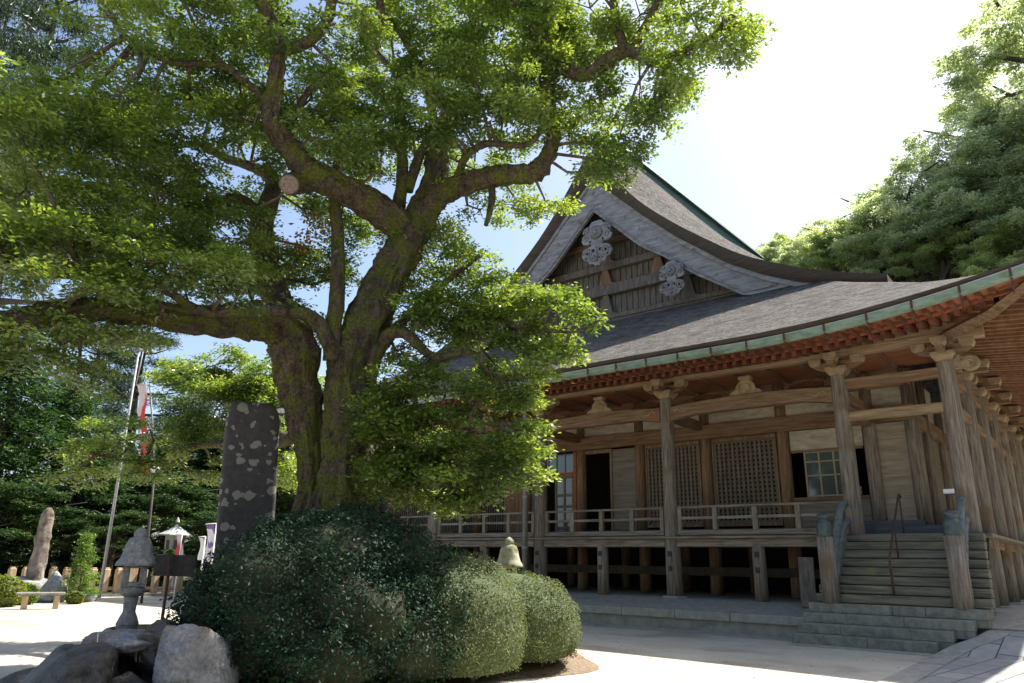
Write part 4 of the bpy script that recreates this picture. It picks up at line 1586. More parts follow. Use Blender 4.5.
def limb(mbx, pts, n=14, jit=0.16, sub=7):
    if n > 20:
        pts = [(a, b, c, w * 0.88) for a, b, c, w in pts]
    """pts: (px, py, distance, width in px) -> smooth tapering limb"""
    W_ = [Vector(tuple(P(px, py, d))) for px, py, d, w in pts]
    Rr = [w / 2 * tpx(px, py, d) for px, py, d, w in pts]
    out, rs = [], []
    m_ = len(W_)
    for i in range(m_ - 1):
        p0, p1, p2, p3 = W_[max(i - 1, 0)], W_[i], W_[i + 1], W_[min(i + 2, m_ - 1)]
        for k in range(sub):
            t = k / sub
            q = 0.5 * ((2 * p1) + (-p0 + p2) * t + (2 * p0 - 5 * p1 + 4 * p2 - p3) * t * t + (-p0 + 3 * p1 - 3 * p2 + p3) * t ** 3)
            out.append(q)
            rs.append(Rr[i] * (1 - t) + Rr[i + 1] * t)
    out.append(W_[-1])
    rs.append(Rr[-1])
    if n > 13:
        mbx.tube(out, rs, n * 2 + 10, jitter=jit, ridge=0.05)
    else:
        mbx.tube(out, rs, n, jitter=jit, ridge=0.01)
    return out, rs


trunk = MB()
SK = []   # skeleton points for attaching twigs


def L_(pts, n=12, jit=0.16):
    o_, r_ = limb(trunk, pts, n, jit)
    SK.extend(o_)


# two main stems
L_([(352, 600, 12.8, 100), (350, 545, 12.9, 74), (348, 500, 13, 62), (346, 463, 13, 56), (348, 410, 13, 52), (351, 367, 13, 50), (362, 335, 13, 50), (377, 300, 13, 46), (392, 270, 13, 42), (407, 243, 13, 40), (424, 212, 13, 34), (436, 175, 13.2, 26), (438, 142, 13.3, 23), (450, 117, 13.2, 20), (458, 105, 13, 17)], 22, 0.2)
L_([(292, 600, 13.3, 70), (302, 545, 13.3, 42), (310, 500, 13.3, 32), (312, 463, 13.3, 30), (305, 420, 13.3, 38), (298, 384, 13.2, 46), (294, 350, 13, 54), (284, 330, 12.9, 50), (262, 322, 12.7, 42), (232, 321, 12.4, 38), (193, 320, 12, 32), (145, 313, 11.5, 27), (97, 309, 11, 25), (48, 313, 10.5, 25), (0, 322, 10, 24), (-70, 318, 9.4, 22), (-160, 290, 9, 14)], 22, 0.22)
# bridging wood between stems low down
L_([(326, 600, 13.1, 80), (328, 540, 13.2, 60), (330, 500, 13.2, 40), (330, 470, 13.2, 18)], 14)
# slim upright
L_([(334, 360, 12.8, 24), (333, 330, 12.7, 18), (337, 300, 12.6, 16), (338, 260, 12.6, 14), (337, 225, 12.7, 13), (334, 190, 12.9, 11), (340, 150, 13.2, 8), (352, 110, 13.4, 5)])
# parallel thin limb going left
L_([(330, 345, 12.6, 16), (318, 322, 12.5, 14), (298, 312, 12.3, 12), (274, 311, 12.1, 11), (225, 312, 11.8, 10), (196, 309, 11.6, 10), (168, 291, 11.4, 9), (139, 276, 11.2, 8), (105, 273, 11, 7), (60, 276, 10.8, 6), (10, 270, 10.6, 5)])
# dark limb up from left stem
L_([(296, 345, 13.4, 34), (282, 312, 13.7, 30), (266, 268, 14, 27), (262, 228, 14.2, 24), (268, 205, 14.3, 20), (272, 178, 14.5, 14), (250, 166, 14.6, 10), (225, 158, 14.8, 8), (197, 144, 15, 6), (165, 150, 15.2, 4)])
L_([(263, 225, 14.2, 18), (245, 202, 14.2, 12), (222, 200, 14.1, 9), (190, 212, 14, 6), (150, 205, 13.8, 4)])
# big left-up limb from the right stem
L_([(412, 240, 13, 30), (395, 222, 12.9, 32), (372, 205, 12.7, 31), (345, 190, 12.5, 29), (312, 173, 12.2, 27), (292, 151, 12, 22), (276, 130, 11.8, 19), (271, 105, 11.7, 18), (277, 72, 11.5, 15), (279, 47, 11.4, 14)], 16, 0.12)
L_([(279, 50, 11.4, 13), (272, 22, 11.2, 11), (262, 2, 11, 10), (240, -30, 10.8, 9), (215, -80, 10.6, 7)])
L_([(279, 50, 11.4, 13), (306, 43, 11.3, 12), (326, 22, 11.2, 11), (333, -5, 11.1, 10), (345, -60, 10.8, 8), (380, -130, 10.6, 6)])
L_([(275, 120, 11.8, 8), (260, 95, 11.9, 8), (243, 80, 12, 7), (226, 67, 12.1, 7), (200, 64, 12.1, 7), (175, 63, 12, 6), (140, 48, 11.9, 6), (119, 28, 11.8, 5), (105, 0, 11.7, 4)])
L_([(226, 67, 12.1, 6), (212, 52, 12.2, 4), (200, 40, 12.3, 3)])
L_([(282, 145, 12, 8), (310, 90, 12.1, 7), (345, 85, 12.3, 5), (380, 75, 12.5, 3)])
# central verticals
L_([(395, 222, 13, 16), (402, 185, 13.1, 13), (402, 150, 13.3, 10), (401, 112, 13.5, 9), (395, 70, 13.7, 6)])
L_([(408, 190, 13.1, 12), (422, 150, 13.2, 9), (440, 122, 13.2, 7)])
L_([(385, 30, 12, 9), (380, 5, 11.8, 8), (375, -40, 11.5, 8)])
L_([(437, 175, 13.2, 12), (430, 100, 13.4, 9), (405, 40, 13, 7), (380, 10, 12.6, 7)])
# right upper limb
L_([(452, 112, 13.1, 17), (478, 103, 12.8, 16), (500, 97, 12.5, 15), (521, 76, 12.2, 15), (550, 64, 11.9, 15), (584, 75, 11.6, 14), (606, 62, 11.4, 15), (630, 50, 11.2, 14), (652, 61, 11, 12), (675, 55, 10.8, 8), (705, 40, 10.6, 5), (735, 25, 10.5, 3)])
L_([(626, 52, 11.2, 10), (617, 25, 11, 9), (612, -5, 10.9, 8), (600, -60, 10.7, 6)])
L_([(632, 48, 11.2, 10), (650, 18, 11, 8), (662, -8, 10.9, 7), (690, -60, 10.7, 5)])
L_([(549, 64, 11.9, 9), (545, 30, 11.8, 7), (530, 0, 11.6, 6), (520, -50, 11.3, 5)])
# right lower mossy limb
L_([(418, 218, 13, 28), (437, 198, 12.9, 24), (464, 184, 12.7, 22), (497, 176, 12.5, 20), (533, 173, 12.3, 19), (546, 158, 12.2, 16), (553, 138, 12.1, 13), (550, 112, 12, 12), (545, 85, 11.9, 12)], 14, 0.14)
L_([(450, 190, 12.7, 9), (458, 178, 12.6, 9), (465, 158, 12.5, 8), (486, 144, 12.3, 7), (528, 144, 12, 6), (545, 120, 11.9, 4)])
L_([(490, 178, 12.6, 8), (492, 200, 12.5, 7), (486, 225, 12.4, 5)])
# limbs on the right, low
L_([(366, 400, 13, 26), (369, 374, 12.9, 17), (386, 338, 12.6, 14), (404, 333, 12.4, 12), (426, 352, 12.1, 9), (442, 358, 12, 7), (470, 352, 11.8, 6), (492, 374, 11.6, 4), (525, 376, 11.4, 3)])
L_([(384, 345, 12.7, 11), (400, 325, 12.8, 9), (417, 308, 12.8, 8), (436, 290, 12.8, 7), (452, 277, 12.7, 6), (480, 255, 12.6, 4)])
L_([(442, 300, 12.8, 6), (480, 310, 12.4, 5), (510, 325, 12, 5), (536, 328, 11.7, 5), (575, 332, 11.4, 3), (600, 320, 11.3, 2)])
L_([(350, 440, 12.9, 14), (385, 430, 12.4, 9), (420, 425, 12, 7), (455, 420, 11.7, 5), (500, 425, 11.4, 4)])
L_([(352, 490, 12.9, 13), (390, 470, 12.3, 8), (440, 472, 11.8, 5), (480, 480, 11.5, 4)])
# left low branch
L_([(305, 430, 13.4, 14), (270, 446, 14.5, 10), (219, 444, 16, 8), (187, 448, 16.7, 7), (164, 461, 17, 6), (135, 462, 17.1, 4), (95, 455, 17.2, 3)])
L_([(290, 440, 14, 9), (265, 425, 15.5, 7), (235, 400, 16.5, 5), (215, 380, 16.8, 4)])
# roots
for a in range(9):
    an = a * 0.7 + 0.2
    c = Vector((tb[0], tb[1], 0))
    trunk.tube([c + Vector((0.35 * math.cos(an), 0.35 * math.sin(an), 0.9)), c + Vector((0.8 * math.cos(an), 0.8 * math.sin(an), 0.4)), c + Vector((1.35 * math.cos(an + 0.2), 1.35 * math.sin(an + 0.2), 0.1))], [0.3, 0.22, 0.08], 9, jitter=0.15)
# sawn stub
sp = P(289, 184.5, 11.9)
bq = P(318, 178, 12.3)
tocam = Vector((0, 0, EYE)) - Vector(tuple(sp))
tocam.normalize()
e1 = Vector(tuple(sp))
trunk.tube([Vector(tuple(bq)), e1 - tocam * 0.35, e1], [0.24, 0.2, 0.165], 14, jitter=0.08)
trk = trunk.build('trunk', M['bark'], tree, fix=False)
stub = MB()
rt = tocam.to_track_quat('Z', 'Y')
prof = [(0.16, 0.0), (0.165, 0.02), (0.12, 0.03), (0.1, 0.024), (0.05, 0.03), (0.02, 0.02)]
b0 = len(stub.v)
stub.lathe(prof, (0, 0, 0), 20)
stub.v = [tuple(rt @ Vector(p) + e1) for p in stub.v]
st = stub.build('sawn_end', M['cutwood'], tree)
st['label'] = 'round pale sawn branch end'

# crown: blobs given as (px, py, radius px, distance, flatness, tone)
BL = [
    # top band, left to right
    (118, 18, 34, 11.2, .6), (158, 10, 40, 12.2, .6), (205, 15, 42, 11.5, .6), (240, 30, 36, 12.6, .6), (170, 50, 40, 12.8, .5), (215, 85, 34, 13.4, .5), (330, 60, 24, 13.4, .6),
    (340, 90, 34, 13.8, .6), (365, 120, 30, 13.6, .6), (420, 20, 36, 12.6, .6), (440, 55, 40, 13.2, .6), (470, 20, 46, 11.6, .6), (500, 50, 40, 12.9, .6), (430, 90, 34, 14.2, .6),
    (470, 85, 26, 11.9, .6), (540, 15, 44, 11.4, .6), (575, 35, 36, 12.3, .6), (590, 8, 36, 10.8, .6), (640, 15, 40, 11.4, .6), (690, 15, 36, 10.7, .6), (730, 10, 28, 10.5, .6),
    (560, 95, 36, 12.6, .6), (600, 100, 30, 11.5, .6), (640, 85, 34, 11.1, .6), (690, 55, 34, 10.6, .6), (670, 95, 24, 10.9, .6), (725, 42, 20, 10.3, .6), (620, 135, 26, 11.3, .7),
    (595, 145, 24, 11.7, .7), (575, 125, 22, 12.2, .7), (628, 170, 15, 11.2, .9), (600, 175, 15, 11.6, .8), (505, 120, 32, 13.0, .6), (540, 115, 24, 11.4, .6), (500, 150, 24, 13.4, .6), (655, 115, 14, 11, .8),
    # middle, behind the limbs
    (350, 165, 28, 14.2, .6), (380, 150, 28, 14.4, .6), (330, 130, 26, 13.2, .6), (450, 150, 22, 14.2, .6), (300, 110, 24, 12.8, .6), (385, 100, 24, 12.2, .6),
    (440, 225, 26, 13.9, .6), (480, 210, 24, 13.5, .6), (520, 205, 24, 13, .6), (545, 200, 20, 12.6, .7), (360, 235, 22, 14.4, .6), (320, 210, 18, 14.8, .6), (310, 250, 26, 14.6, .6), (350, 275, 20, 14.6, .6), (415, 260, 22, 14, .6),
    # left mass
    (20, 112, 30, 12.8, .6), (80, 105, 36, 12, .6), (120, 95, 36, 11, .5), (110, 70, 30, 12.6, .6), (150, 115, 40, 12.3, .5), (190, 120, 38, 12.9, .5), (230, 120, 30, 13.4, .5), (20, 135, 44, 11.2, .5), (65, 150, 46, 11.8, .5),
    (110, 150, 40, 12.6, .5), (155, 170, 36, 13.6, .5), (200, 175, 26, 14, .5), (25, 190, 46, 11.6, .5), (75, 205, 44, 12.6, .5), (120, 215, 50, 11.6, .45), (170, 225, 44, 12.4, .45), (215, 225, 38, 13, .45),
    (60, 240, 50, 10.8, .4), (15, 255, 46, 10.4, .4), (110, 255, 44, 11.2, .4), (160, 260, 44, 11.8, .4), (205, 262, 40, 12.4, .4), (240, 270, 26, 12.8, .5), (185, 290, 30, 12.2, .4), (235, 245, 22, 13.6, .5),
    (-30, 120, 50, 11, .5), (-40, 220, 55, 10.2, .5),
    # hanging under the left limb
    (20, 345, 34, 10.6, .5), (60, 345, 34, 10.9, .5), (100, 340, 30, 11.2, .6), (80, 372, 22, 11, .6), (30, 330, 24, 10.2, .5), (125, 330, 20, 11.5, .6), (0, 360, 22, 10.4, .5),
    # low left sprays, bright
    (215, 365, 28, 17.0, .5), (245, 390, 30, 16.8, .5), (190, 385, 24, 17.2, .5), (215, 410, 34, 16.8, .5), (260, 420, 30, 16.6, .5), (180, 425, 22, 17.2, .5), (285, 380, 24, 17.2, .5), (285, 450, 26, 16.8, .5), (205, 440, 22, 17.4, .5),
    (150, 430, 24, 17.4, .4), (125, 440, 24, 17.4, .4), (95, 460, 26, 17.5, .4), (70, 480, 18, 17.5, .4), (135, 470, 26, 17.2, .4), (165, 470, 16, 17.3, .5), (105, 435, 18, 17.5, .4), (295, 475, 24, 17.0, .5), (195, 475, 14, 17.2, .5), (290, 400, 22, 17.4, .5),
    # right pads in front of the hall
    (420, 260, 34, 13.2, .45), (455, 265, 36, 12.8, .4), (445, 240, 26, 13.3, .45), (480, 285, 34, 12.3, .4), (518, 292, 28, 12, .4), (550, 304, 25, 11.7, .4), (586, 309, 22, 11.5, .4), (500, 310, 28, 12.2, .4),
    (545, 335, 26, 11.6, .4), (570, 355, 20, 11.4, .5), (520, 350, 28, 11.8, .4), (480, 340, 26, 12.2, .4), (540, 368, 26, 11.5, .35), (495, 365, 22, 12, .4), (430, 300, 28, 13.2, .45), (410, 315, 22, 13.4, .5), (425, 330, 18, 12.9, .5), (455, 320, 24, 12.7, .4),
    # lower right drooping pads
    (410, 385, 34, 12.2, .4), (445, 395, 36, 11.8, .4), (480, 400, 30, 11.6, .4), (395, 415, 34, 12.3, .4), (435, 430, 38, 11.7, .35), (480, 435, 34, 11.4, .35), (515, 430, 24, 11.3, .4), (380, 445, 28, 12.4, .4),
    (410, 465, 34, 11.9, .35), (450, 465, 34, 11.5, .35), (490, 462, 30, 11.3, .35), (520, 470, 22, 11.2, .4), (400, 495, 24, 12, .4), (435, 500, 26, 11.6, .35), (465, 495, 22, 11.4, .4), (525, 445, 20, 11.2, .4), (375, 475, 20, 12.5, .4), (385, 400, 26, 12.9, .4), (400, 350, 16, 13, .5), (430, 370, 18, 12.4, .4),
    # above the picture, shading the garden
    (160, -50, 50, 12.5, .5), (360, -50, 45, 13, .5), (460, -50, 50, 12.5, .5), (560, -45, 45, 11.8, .5), (650, -40, 40, 11.2, .5),
    (110, -130, 60, 12, .5), (420, -150, 60, 12, .5), (250, -160, 50, 12, .5),
    (-120, 60, 60, 9.6, .5), (-110, 170, 60, 9.3, .5),
]
for _ in range(48):
    px_, py_ = rng.uniform(240, 555), rng.uniform(-10, 335)
    if px_ > 500 and py_ > 190:
        continue
    BL.append((px_, py_, rng.uniform(17, 30), rng.uniform(13.8, 15.8), 0.6))
for _ in range(22):
    BL.append((rng.uniform(0, 250), rng.uniform(105, 290), rng.uniform(22, 36), rng.uniform(11, 14.5), 0.5))
for _ in range(10):
    BL.append((rng.uniform(430, 700), rng.uniform(-5, 110), rng.uniform(18, 30), rng.uniform(10.8, 13), 0.6))
for _ in range(8):
    BL.append((rng.uniform(368, 410), rng.uniform(400, 500), rng.uniform(14, 22), rng.uniform(11.4, 12.2), 0.4))
for _ in range(22):
    BL.append((rng.uniform(370, 520), rng.uniform(375, 500), rng.uniform(18, 28), rng.uniform(11.3, 12.8), 0.4))
for _ in range(26):
    BL.append((rng.uniform(250, 560), rng.uniform(-5, 150), rng.uniform(18, 30), rng.uniform(10.8, 12.2), 0.5))
for _ in range(10):
    BL.append((rng.uniform(40, 250), rng.uniform(255, 300), rng.uniform(20, 28), rng.uniform(10, 11), 0.4))
for _ in range(20):
    BL.append((rng.uniform(170, 300), rng.uniform(350, 470), rng.uniform(16, 24), rng.uniform(16.3, 17.8), 0.5))
for _ in range(14):
    BL.append((rng.uniform(415, 585), rng.uniform(290, 335), rng.uniform(14, 20), rng.uniform(11.6, 12.8), 0.4))
pads = []
twigs = MB()
SKA = np.array([tuple(p) for p in SK])
for (px, py, rp_, d, fl) in BL:
    c = P(px, py, d)
    el = math.hypot(d, c[2] - EYE)
    rx = rp_ * el / FPX
    rz = rx * (0.5 + fl * 0.5)
    tone0 = 0.5 + rng.normal(0, 0.12)
    n = max(4, int(9 * rx * rx / 0.45))
    mine = []
    for _ in range(n):
        dd = unit(rng.normal(0, 1, 3))
        q = 0.3 + 0.7 * rng.random() ** 0.6
        mine.append((c[0] + dd[0] * rx * q, c[1] + dd[1] * rx * q * 1.25, c[2] + dd[2] * rz * q, rng.uniform(0.2, 0.36), tone0 + rng.normal(0, 0.2)))
    pads += mine
    # a branch from the nearest limb to the blob, then twigs to some of the pads
    dist = np.linalg.norm(SKA - c, axis=1)
    s0 = Vector(tuple(SKA[np.argmin(dist)]))
    cc = Vector(tuple(c))
    if (cc - s0).length < 5.0:
        md = (s0 + cc) / 2 + Vector(tuple(rng.normal(0, 0.12, 3)))
        twigs.tube([s0, md, cc], [0.035, 0.026, 0.016], 5)
    for m_ in mine[: max(3, n // 3)]:
        e = Vector(m_[:3])
        md = (cc + e) / 2 + Vector(tuple(rng.normal(0, 0.06, 3)))
        twigs.tube([cc, md, e], [0.014, 0.009, 0.004], 3)
tw = twigs.build('twigs', M['twig'], tree, fix=False)
for p_, r_ in zip(SK[::2], [0] * len(SK)):
    if p_.z > 2.6 and rng.random() < 0.4:
        pads.append((p_.x + rng.normal(0, 0.12), p_.y + rng.normal(0, 0.12), p_.z + 0.12, 0.1, 0.45))
arr = pads_to_leaves(pads, 2500, 0.085, 0.042, flat=0.2, upw=1.3)
leaves_obj('crown', *arr[:5], LM['oak'], tree, arr[5])
# clump of withered leaves hanging in the fork
cp = P(305, 235, 12.9)
arr = pads_to_leaves([(cp[0], cp[1], cp[2], 0.3, 0.5), (cp[0] + 0.25, cp[1], cp[2] + 0.15, 0.28, 0.6), (cp[0] - 0.2, cp[1] + 0.1, cp[2] - 0.15, 0.25, 0.4)], 900, 0.1, 0.045, upw=0.2)
leaves_obj('withered_leaves', *arr[:5], LM['brownleaf'], tree, arr[5])


# ------------------------------------------------------------------ shrubs
def lump(mbx, c, rx, ry, rz, seed, amp=0.12, seg=28, ring=18, zmin=0.0, freq=1.6):
    vs, fs = [], []
    for j in range(ring + 1):
        th = math.pi * j / ring
        for i in range(seg):
            a = 2 * math.pi * i / seg
            d = Vector((math.sin(th) * math.cos(a), math.sin(th) * math.sin(a), math.cos(th)))
            k = 1 + amp * noise.noise(d * freq + Vector((seed, 0, 0))) + amp * 0.5 * noise.noise(d * freq * 3 + Vector((0, seed, 0)))
            vs.append((c[0] + d.x * rx * k, c[1] + d.y * ry * k, max(zmin, c[2] + d.z * rz * k)))
    for j in range(ring):
        for i in range(seg):
            fs.append((j * seg + i, j * seg + (i + 1) % seg, (j + 1) * seg + (i + 1) % seg, (j + 1) * seg + i))
    mbx.add(vs, fs, 0, True)


def surface_leaves(lumps, n, ln, wd, name, material, parent, out=0.5, depth=0.1, zmin=0.02, seedoff=0.0, holes=0.0, lump_freq=0.0):
    """leaves spread over ellipsoid lumps (c, rx, ry, rz), facing mostly outwards"""
    areas = np.array([l[1] * l[3] + l[2] * l[3] + l[1] * l[2] for l in lumps])
    pick = rng.choice(len(lumps), n, p=areas / areas.sum())
    d = unit(rng.normal(0, 1, (n, 3)))
    C_ = np.array([l[0] for l in lumps])[pick]
    RR = np.array([[l[1], l[2], l[3]] for l in lumps])[pick]
    sh = 1 + np.array([0.0 if lump_freq == 0 else 0.1 * noise.noise(Vector(tuple(q * lump_freq)) + Vector((p_ * 3.1, 0, 0))) for q, p_ in zip(d, pick)])
    pos = C_ + d * RR * (sh + depth * (rng.random(n) - 0.75))[:, None]
    nr = unit(d / RR)
    keep = pos[:, 2] > zmin
    # throw away leaves well inside other lumps
    for k, l in enumerate(lumps):
        q = np.sum(((pos - np.array(l[0])) / np.array([l[1], l[2], l[3]])) ** 2, 1)
        keep &= ~((q < 0.62) & (pick != k))
    if holes:
        hn = np.array([noise.noise(Vector(tuple(p_ * 2.6))) for p_ in pos])
        keep &= hn > -holes
    pos, nr = pos[keep], nr[keep]
    m_ = len(pos)
    nn = unit(nr * out + rng.normal(0, 0.45, (m_, 3)) + np.array([0, 0, 0.25]))
    dd = nr * 0.5 + rng.normal(0, 0.6, (m_, 3)) + np.array([0, 0, 0.2])
    tn = np.clip(0.5 + rng.normal(0, 0.25, m_), 0, 1)
    return leaves_obj(name, pos, nn, dd, ln * (0.7 + 0.6 * rng.random(m_)), wd * (0.7 + 0.6 * rng.random(m_)), material, parent, tn)


def gp(px, py, d):
    p = P(px, py, d)
    return (p[0], p[1], p[2])


# large dark bush
bc = P(330, 620, 10.2)
bush = empty('dark_bush', (bc[0], bc[1], 0.1))
tag(bush, 'large dense dark green bush with small glossy leaves below the tree trunk', 'bush')
bl = [(gp(330, 590, 10.6), 1.25, 1.1, 1.0), (gp(270, 600, 10.4), 0.95, 0.9, 0.85), (gp(390, 590, 10.6), 0.95, 0.9, 0.85), (gp(225, 618, 10.4), 0.62, 0.6, 0.55), (gp(315, 655, 9.9), 1.0, 0.75, 0.5), (gp(400, 640, 10.1), 0.8, 0.7, 0.62), (gp(250, 655, 9.9), 0.45, 0.5, 0.35), (gp(360, 545, 10.9), 0.75, 0.7, 0.55), (gp(300, 555, 10.9), 0.7, 0.7, 0.55), (gp(345, 618, 10.2), 1.2, 0.85, 0.78), (gp(275, 628, 10.1), 0.85, 0.75, 0.6), (gp(420, 615, 10.4), 0.8, 0.8, 0.72)]
mb = MB()
for k, l in enumerate(bl):
    lump(mb, l[0], l[1] * 0.86, l[2] * 0.86, l[3] * 0.86, k * 3.3, amp=0.14, zmin=0.1)
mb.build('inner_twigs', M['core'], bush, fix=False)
surface_leaves(bl, 125000, 0.052, 0.024, 'foliage', LM['bush'], bush, out=0.45, depth=0.42, zmin=0.12, lump_freq=3.8, holes=0.55)
bp_ = []
for _ in range(700):
    l = bl[rng.integers(0, len(bl))]
    d = unit(rng.normal(0, 1, 3))
    if d[2] < -0.2:
        continue
    q = 1.0 + rng.uniform(-0.05, 0.13)
    z = l[0][2] + d[2] * l[3] * q
    if z > 0.15:
        bp_.append((l[0][0] + d[0] * l[1] * q, l[0][1] + d[1] * l[2] * q, z, rng.uniform(0.05, 0.12), rng.uniform(0.3, 0.9)))
arr = pads_to_leaves(bp_, 5200, 0.055, 0.025, flat=0.8, upw=0.5)
leaves_obj('outer_sprigs', *arr[:5], LM['bush'], bush, arr[5])
for k in range(12):
    st_ = MB()
    a = rng.random() * 6.28
    b = Vector((bc[0] + 0.3 * math.cos(a), bc[1] + 0.3 * math.sin(a) + 0.3, 0.1))
    e = b + Vector((0.25 * math.cos(a), 0.25 * math.sin(a), 0.5))
    st_.tube([b, (b + e) / 2 + Vector((0.05, 0, 0)), e], [0.03, 0.022, 0.012], 5)
    st_.build('stem', M['twig'], bush, fix=False)


def topiary(px0, px1, ytop, ybot, d, label, nl):
    cx_, r_ = (px0 + px1) / 2, (px1 - px0) / 2
    g0 = P(cx_, ybot, d)
    top = P(cx_, ytop, d)
    rx = r_ * d / FPX
    h = top[2] - 0.25
    o = empty('clipped_shrub', (g0[0], g0[1], 0.1))
    tag(o, label, 'shrub', 'clipped round shrubs beside the dark bush')
    ls = [((g0[0], g0[1], 0.25 + h * 0.3), rx, rx * 0.95, h * 0.7)]
    mb = MB()
    lump(mb, ls[0][0], rx * 0.955, rx * 0.9, h * 0.665, px0, amp=0.07, zmin=0.2)
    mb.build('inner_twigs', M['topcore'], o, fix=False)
    surface_leaves(ls, nl, 0.034, 0.018, 'foliage', LM['topiary'], o, out=0.7, depth=0.17, zmin=0.2, lump_freq=3.4, holes=0.5)
    for k in range(18):
        mb = MB()
        a = k * 0.9
        q = Vector((g0[0] + rx * 0.55 * math.cos(a), g0[1] + rx * 0.5 * math.sin(a), 0.08))
        e = q + Vector((rx * 0.25 * math.cos(a), rx * 0.25 * math.sin(a), 0.42))
        mb.tube([q, (q + e) / 2, e], [0.02, 0.016, 0.01], 5)
        mb.build('stem', M['twig'], o, fix=False)


topiary(350, 520, 548, 638, 10.9, 'larger clipped round shrub next to the dark bush, half in shade', 52000)
topiary(440, 576, 571, 643, 12.3, 'smaller pale clipped dome shrub at the right end, nearest the temple', 46000)

# ------------------------------------------------------------------ rocks and water
def rock(name, c, sx, sy, sz, seed, m_, label, amp=0.35, rot=0.0, cat='rock', group='rocks around the small pond', facets=True):
    bm = bmesh.new()
    bmesh.ops.create_icosphere(bm, subdivisions=5, radius=1.0)
    rz_ = Matrix.Rotation(rot, 3, 'Z')
    sv = Vector((seed * 7.3, seed * 1.7, seed * 3.1))
    for v in bm.verts:
        d = v.co.normalized()
        k = 1.0 + amp * noise.noise(d * 1.1 + sv) + amp * 0.4 * noise.noise(d * 2.7 + sv) + amp * 0.13 * noise.noise(d * 7 + sv) + 0.025 * noise.noise(d * 18 + sv)
        if facets:
            # flatten towards a few cutting planes so the rock has broad faces
            for q in range(6):
                nd = Vector((math.sin(seed * 3.1 + q * 2.1), math.cos(seed * 1.3 + q * 1.7), math.sin(seed + q * 2.9) * 0.8)).normalized()
                dd = d.dot(nd) * k
                if dd > 0.74:
                    k *= 1 - (dd - 0.74) / dd * 0.85
        v.co = rz_ @ Vector((d.x * k * sx, d.y * k * sy, d.z * k * sz)) + Vector(c)
    me = bpy.data.meshes.new(name)
    bm.to_mesh(me)
    bm.free()
    me.materials.append(m_)
    for p in me.polygons:
        p.use_smooth = True
    o = bpy.data.objects.new(name, me)
    COL.objects.link(o)
    if label:
        tag(o, label, cat, group)
    return o


r1 = P(198, 665, 9.5)
rock('rock', (r1[0] - 0.03, r1[1] - 0.05, 0.33), 0.49, 0.46, 0.58, 1, M['rock'], 'big pale angular rock in front of the dark bush', rot=0.5)
r2 = P(75, 660, 10.2)
rock('rock', (r2[0], r2[1], 0.2), 0.8, 0.5, 0.45, 2.3, M['wetrock'], 'dark sloping wet rock left of the waterfall', rot=-0.4)
r3 = P(120, 640, 10.6)
rock('rock', (r3[0], r3[1], 0.12), 0.45, 0.4, 0.3, 3.1, M['wetrock'], 'dark wet rock behind the falling water', rot=0.2)
r4 = P(165, 632, 10.2)
rock('rock', (r4[0], r4[1], 0.55), 0.34, 0.4, 0.3, 4.4, M['wetrock'], 'small brown rock between basin and big pale rock', rot=0.7)
r5 = P(128, 626, 10.35)
rock('rock', (r5[0], r5[1], 0.6), 0.52, 0.38, 0.14, 5.2, M['rock'], 'flat overhanging capstone under the near stone lantern', rot=0.3, facets=False, amp=0.3)
r6 = P(42, 682, 9.1)
rock('rock', (r6[0], r6[1], 0.02), 0.55, 0.35, 0.14, 6.6, M['rock'], 'low flat grey rock at the bottom left of the pond', rot=0.1)
r7 = P(130, 672, 9.8)
rock('rock', (r7[0], r7[1], 0.12), 0.3, 0.3, 0.22, 7.7, M['wetrock'], 'rounded black wet rock at the foot of the waterfall')
r8 = P(35, 640, 11.2)
rock('rock', (r8[0], r8[1], 0.05), 0.4, 0.35, 0.22, 8.2, M['wetrock'], 'small dark rock at the far left edge of the pond', rot=0.6)
# basin slab with water on the top of the rocks
bs = P(150, 618, 11.1)
mb = MB()
ring_o = [(bs[0] + 0.62 * math.cos(a) * (1 + 0.07 * math.sin(3 * a)), bs[1] + 0.5 * math.sin(a) * (1 + 0.06 * math.cos(4 * a))) for a in np.linspace(0, 2 * math.pi, 36, endpoint=False)]
mb.prism(ring_o, 0.1, 0.7, axis='z')
basin = mb.build('stone_basin', M['granite'], bevel=0.03)
tag(basin, 'low stone basin filled with water on the pond rocks', 'basin')
mb = MB()
mb.prism([(bs[0] + (x - bs[0]) * 0.84, bs[1] + (y - bs[1]) * 0.84) for x, y in ring_o], 0.69, 0.705, axis='z')
M['water'] = mat('dark_water', (0.02, 0.03, 0.025), (0.03, 0.04, 0.03), (5, 5, 5), bump=0.08, rough=0.05, spec=0.8)
mb.build('water_surface', M['water'], basin)
# falling threads of water
M['fall'] = mat('falling_water', (0.5, 0.52, 0.55), (0.7, 0.72, 0.75), (30, 30, 2), bump=0, rough=0.1, spec=0.8)
mb = MB()
for q, px in enumerate((137, 140.5, 143, 98)):
    t0 = P(px, 634 if px > 100 else 632, 10.1)
    t1 = P(px - 1, 662 if px > 100 else 652, 10.05)
    mb.tube([t0, (t0 + t1) / 2, t1], [0.006, 0.008, 0.005], 5)
tag(mb.build('falling_water', M['fall']), 'thin threads of water falling over the dark rocks', 'water', kind='stuff')
# pool below
pl = P(105, 668, 9.7)
mb = MB()
mb.prism([(pl[0] + 0.9 * math.cos(a) * (1 + 0.1 * math.sin(3 * a)), pl[1] + 0.6 * math.sin(a)) for a in np.linspace(0, 2 * math.pi, 30, endpoint=False)], -0.05, 0.025, axis='z')
structure(mb.build('pond_water', M['water']))
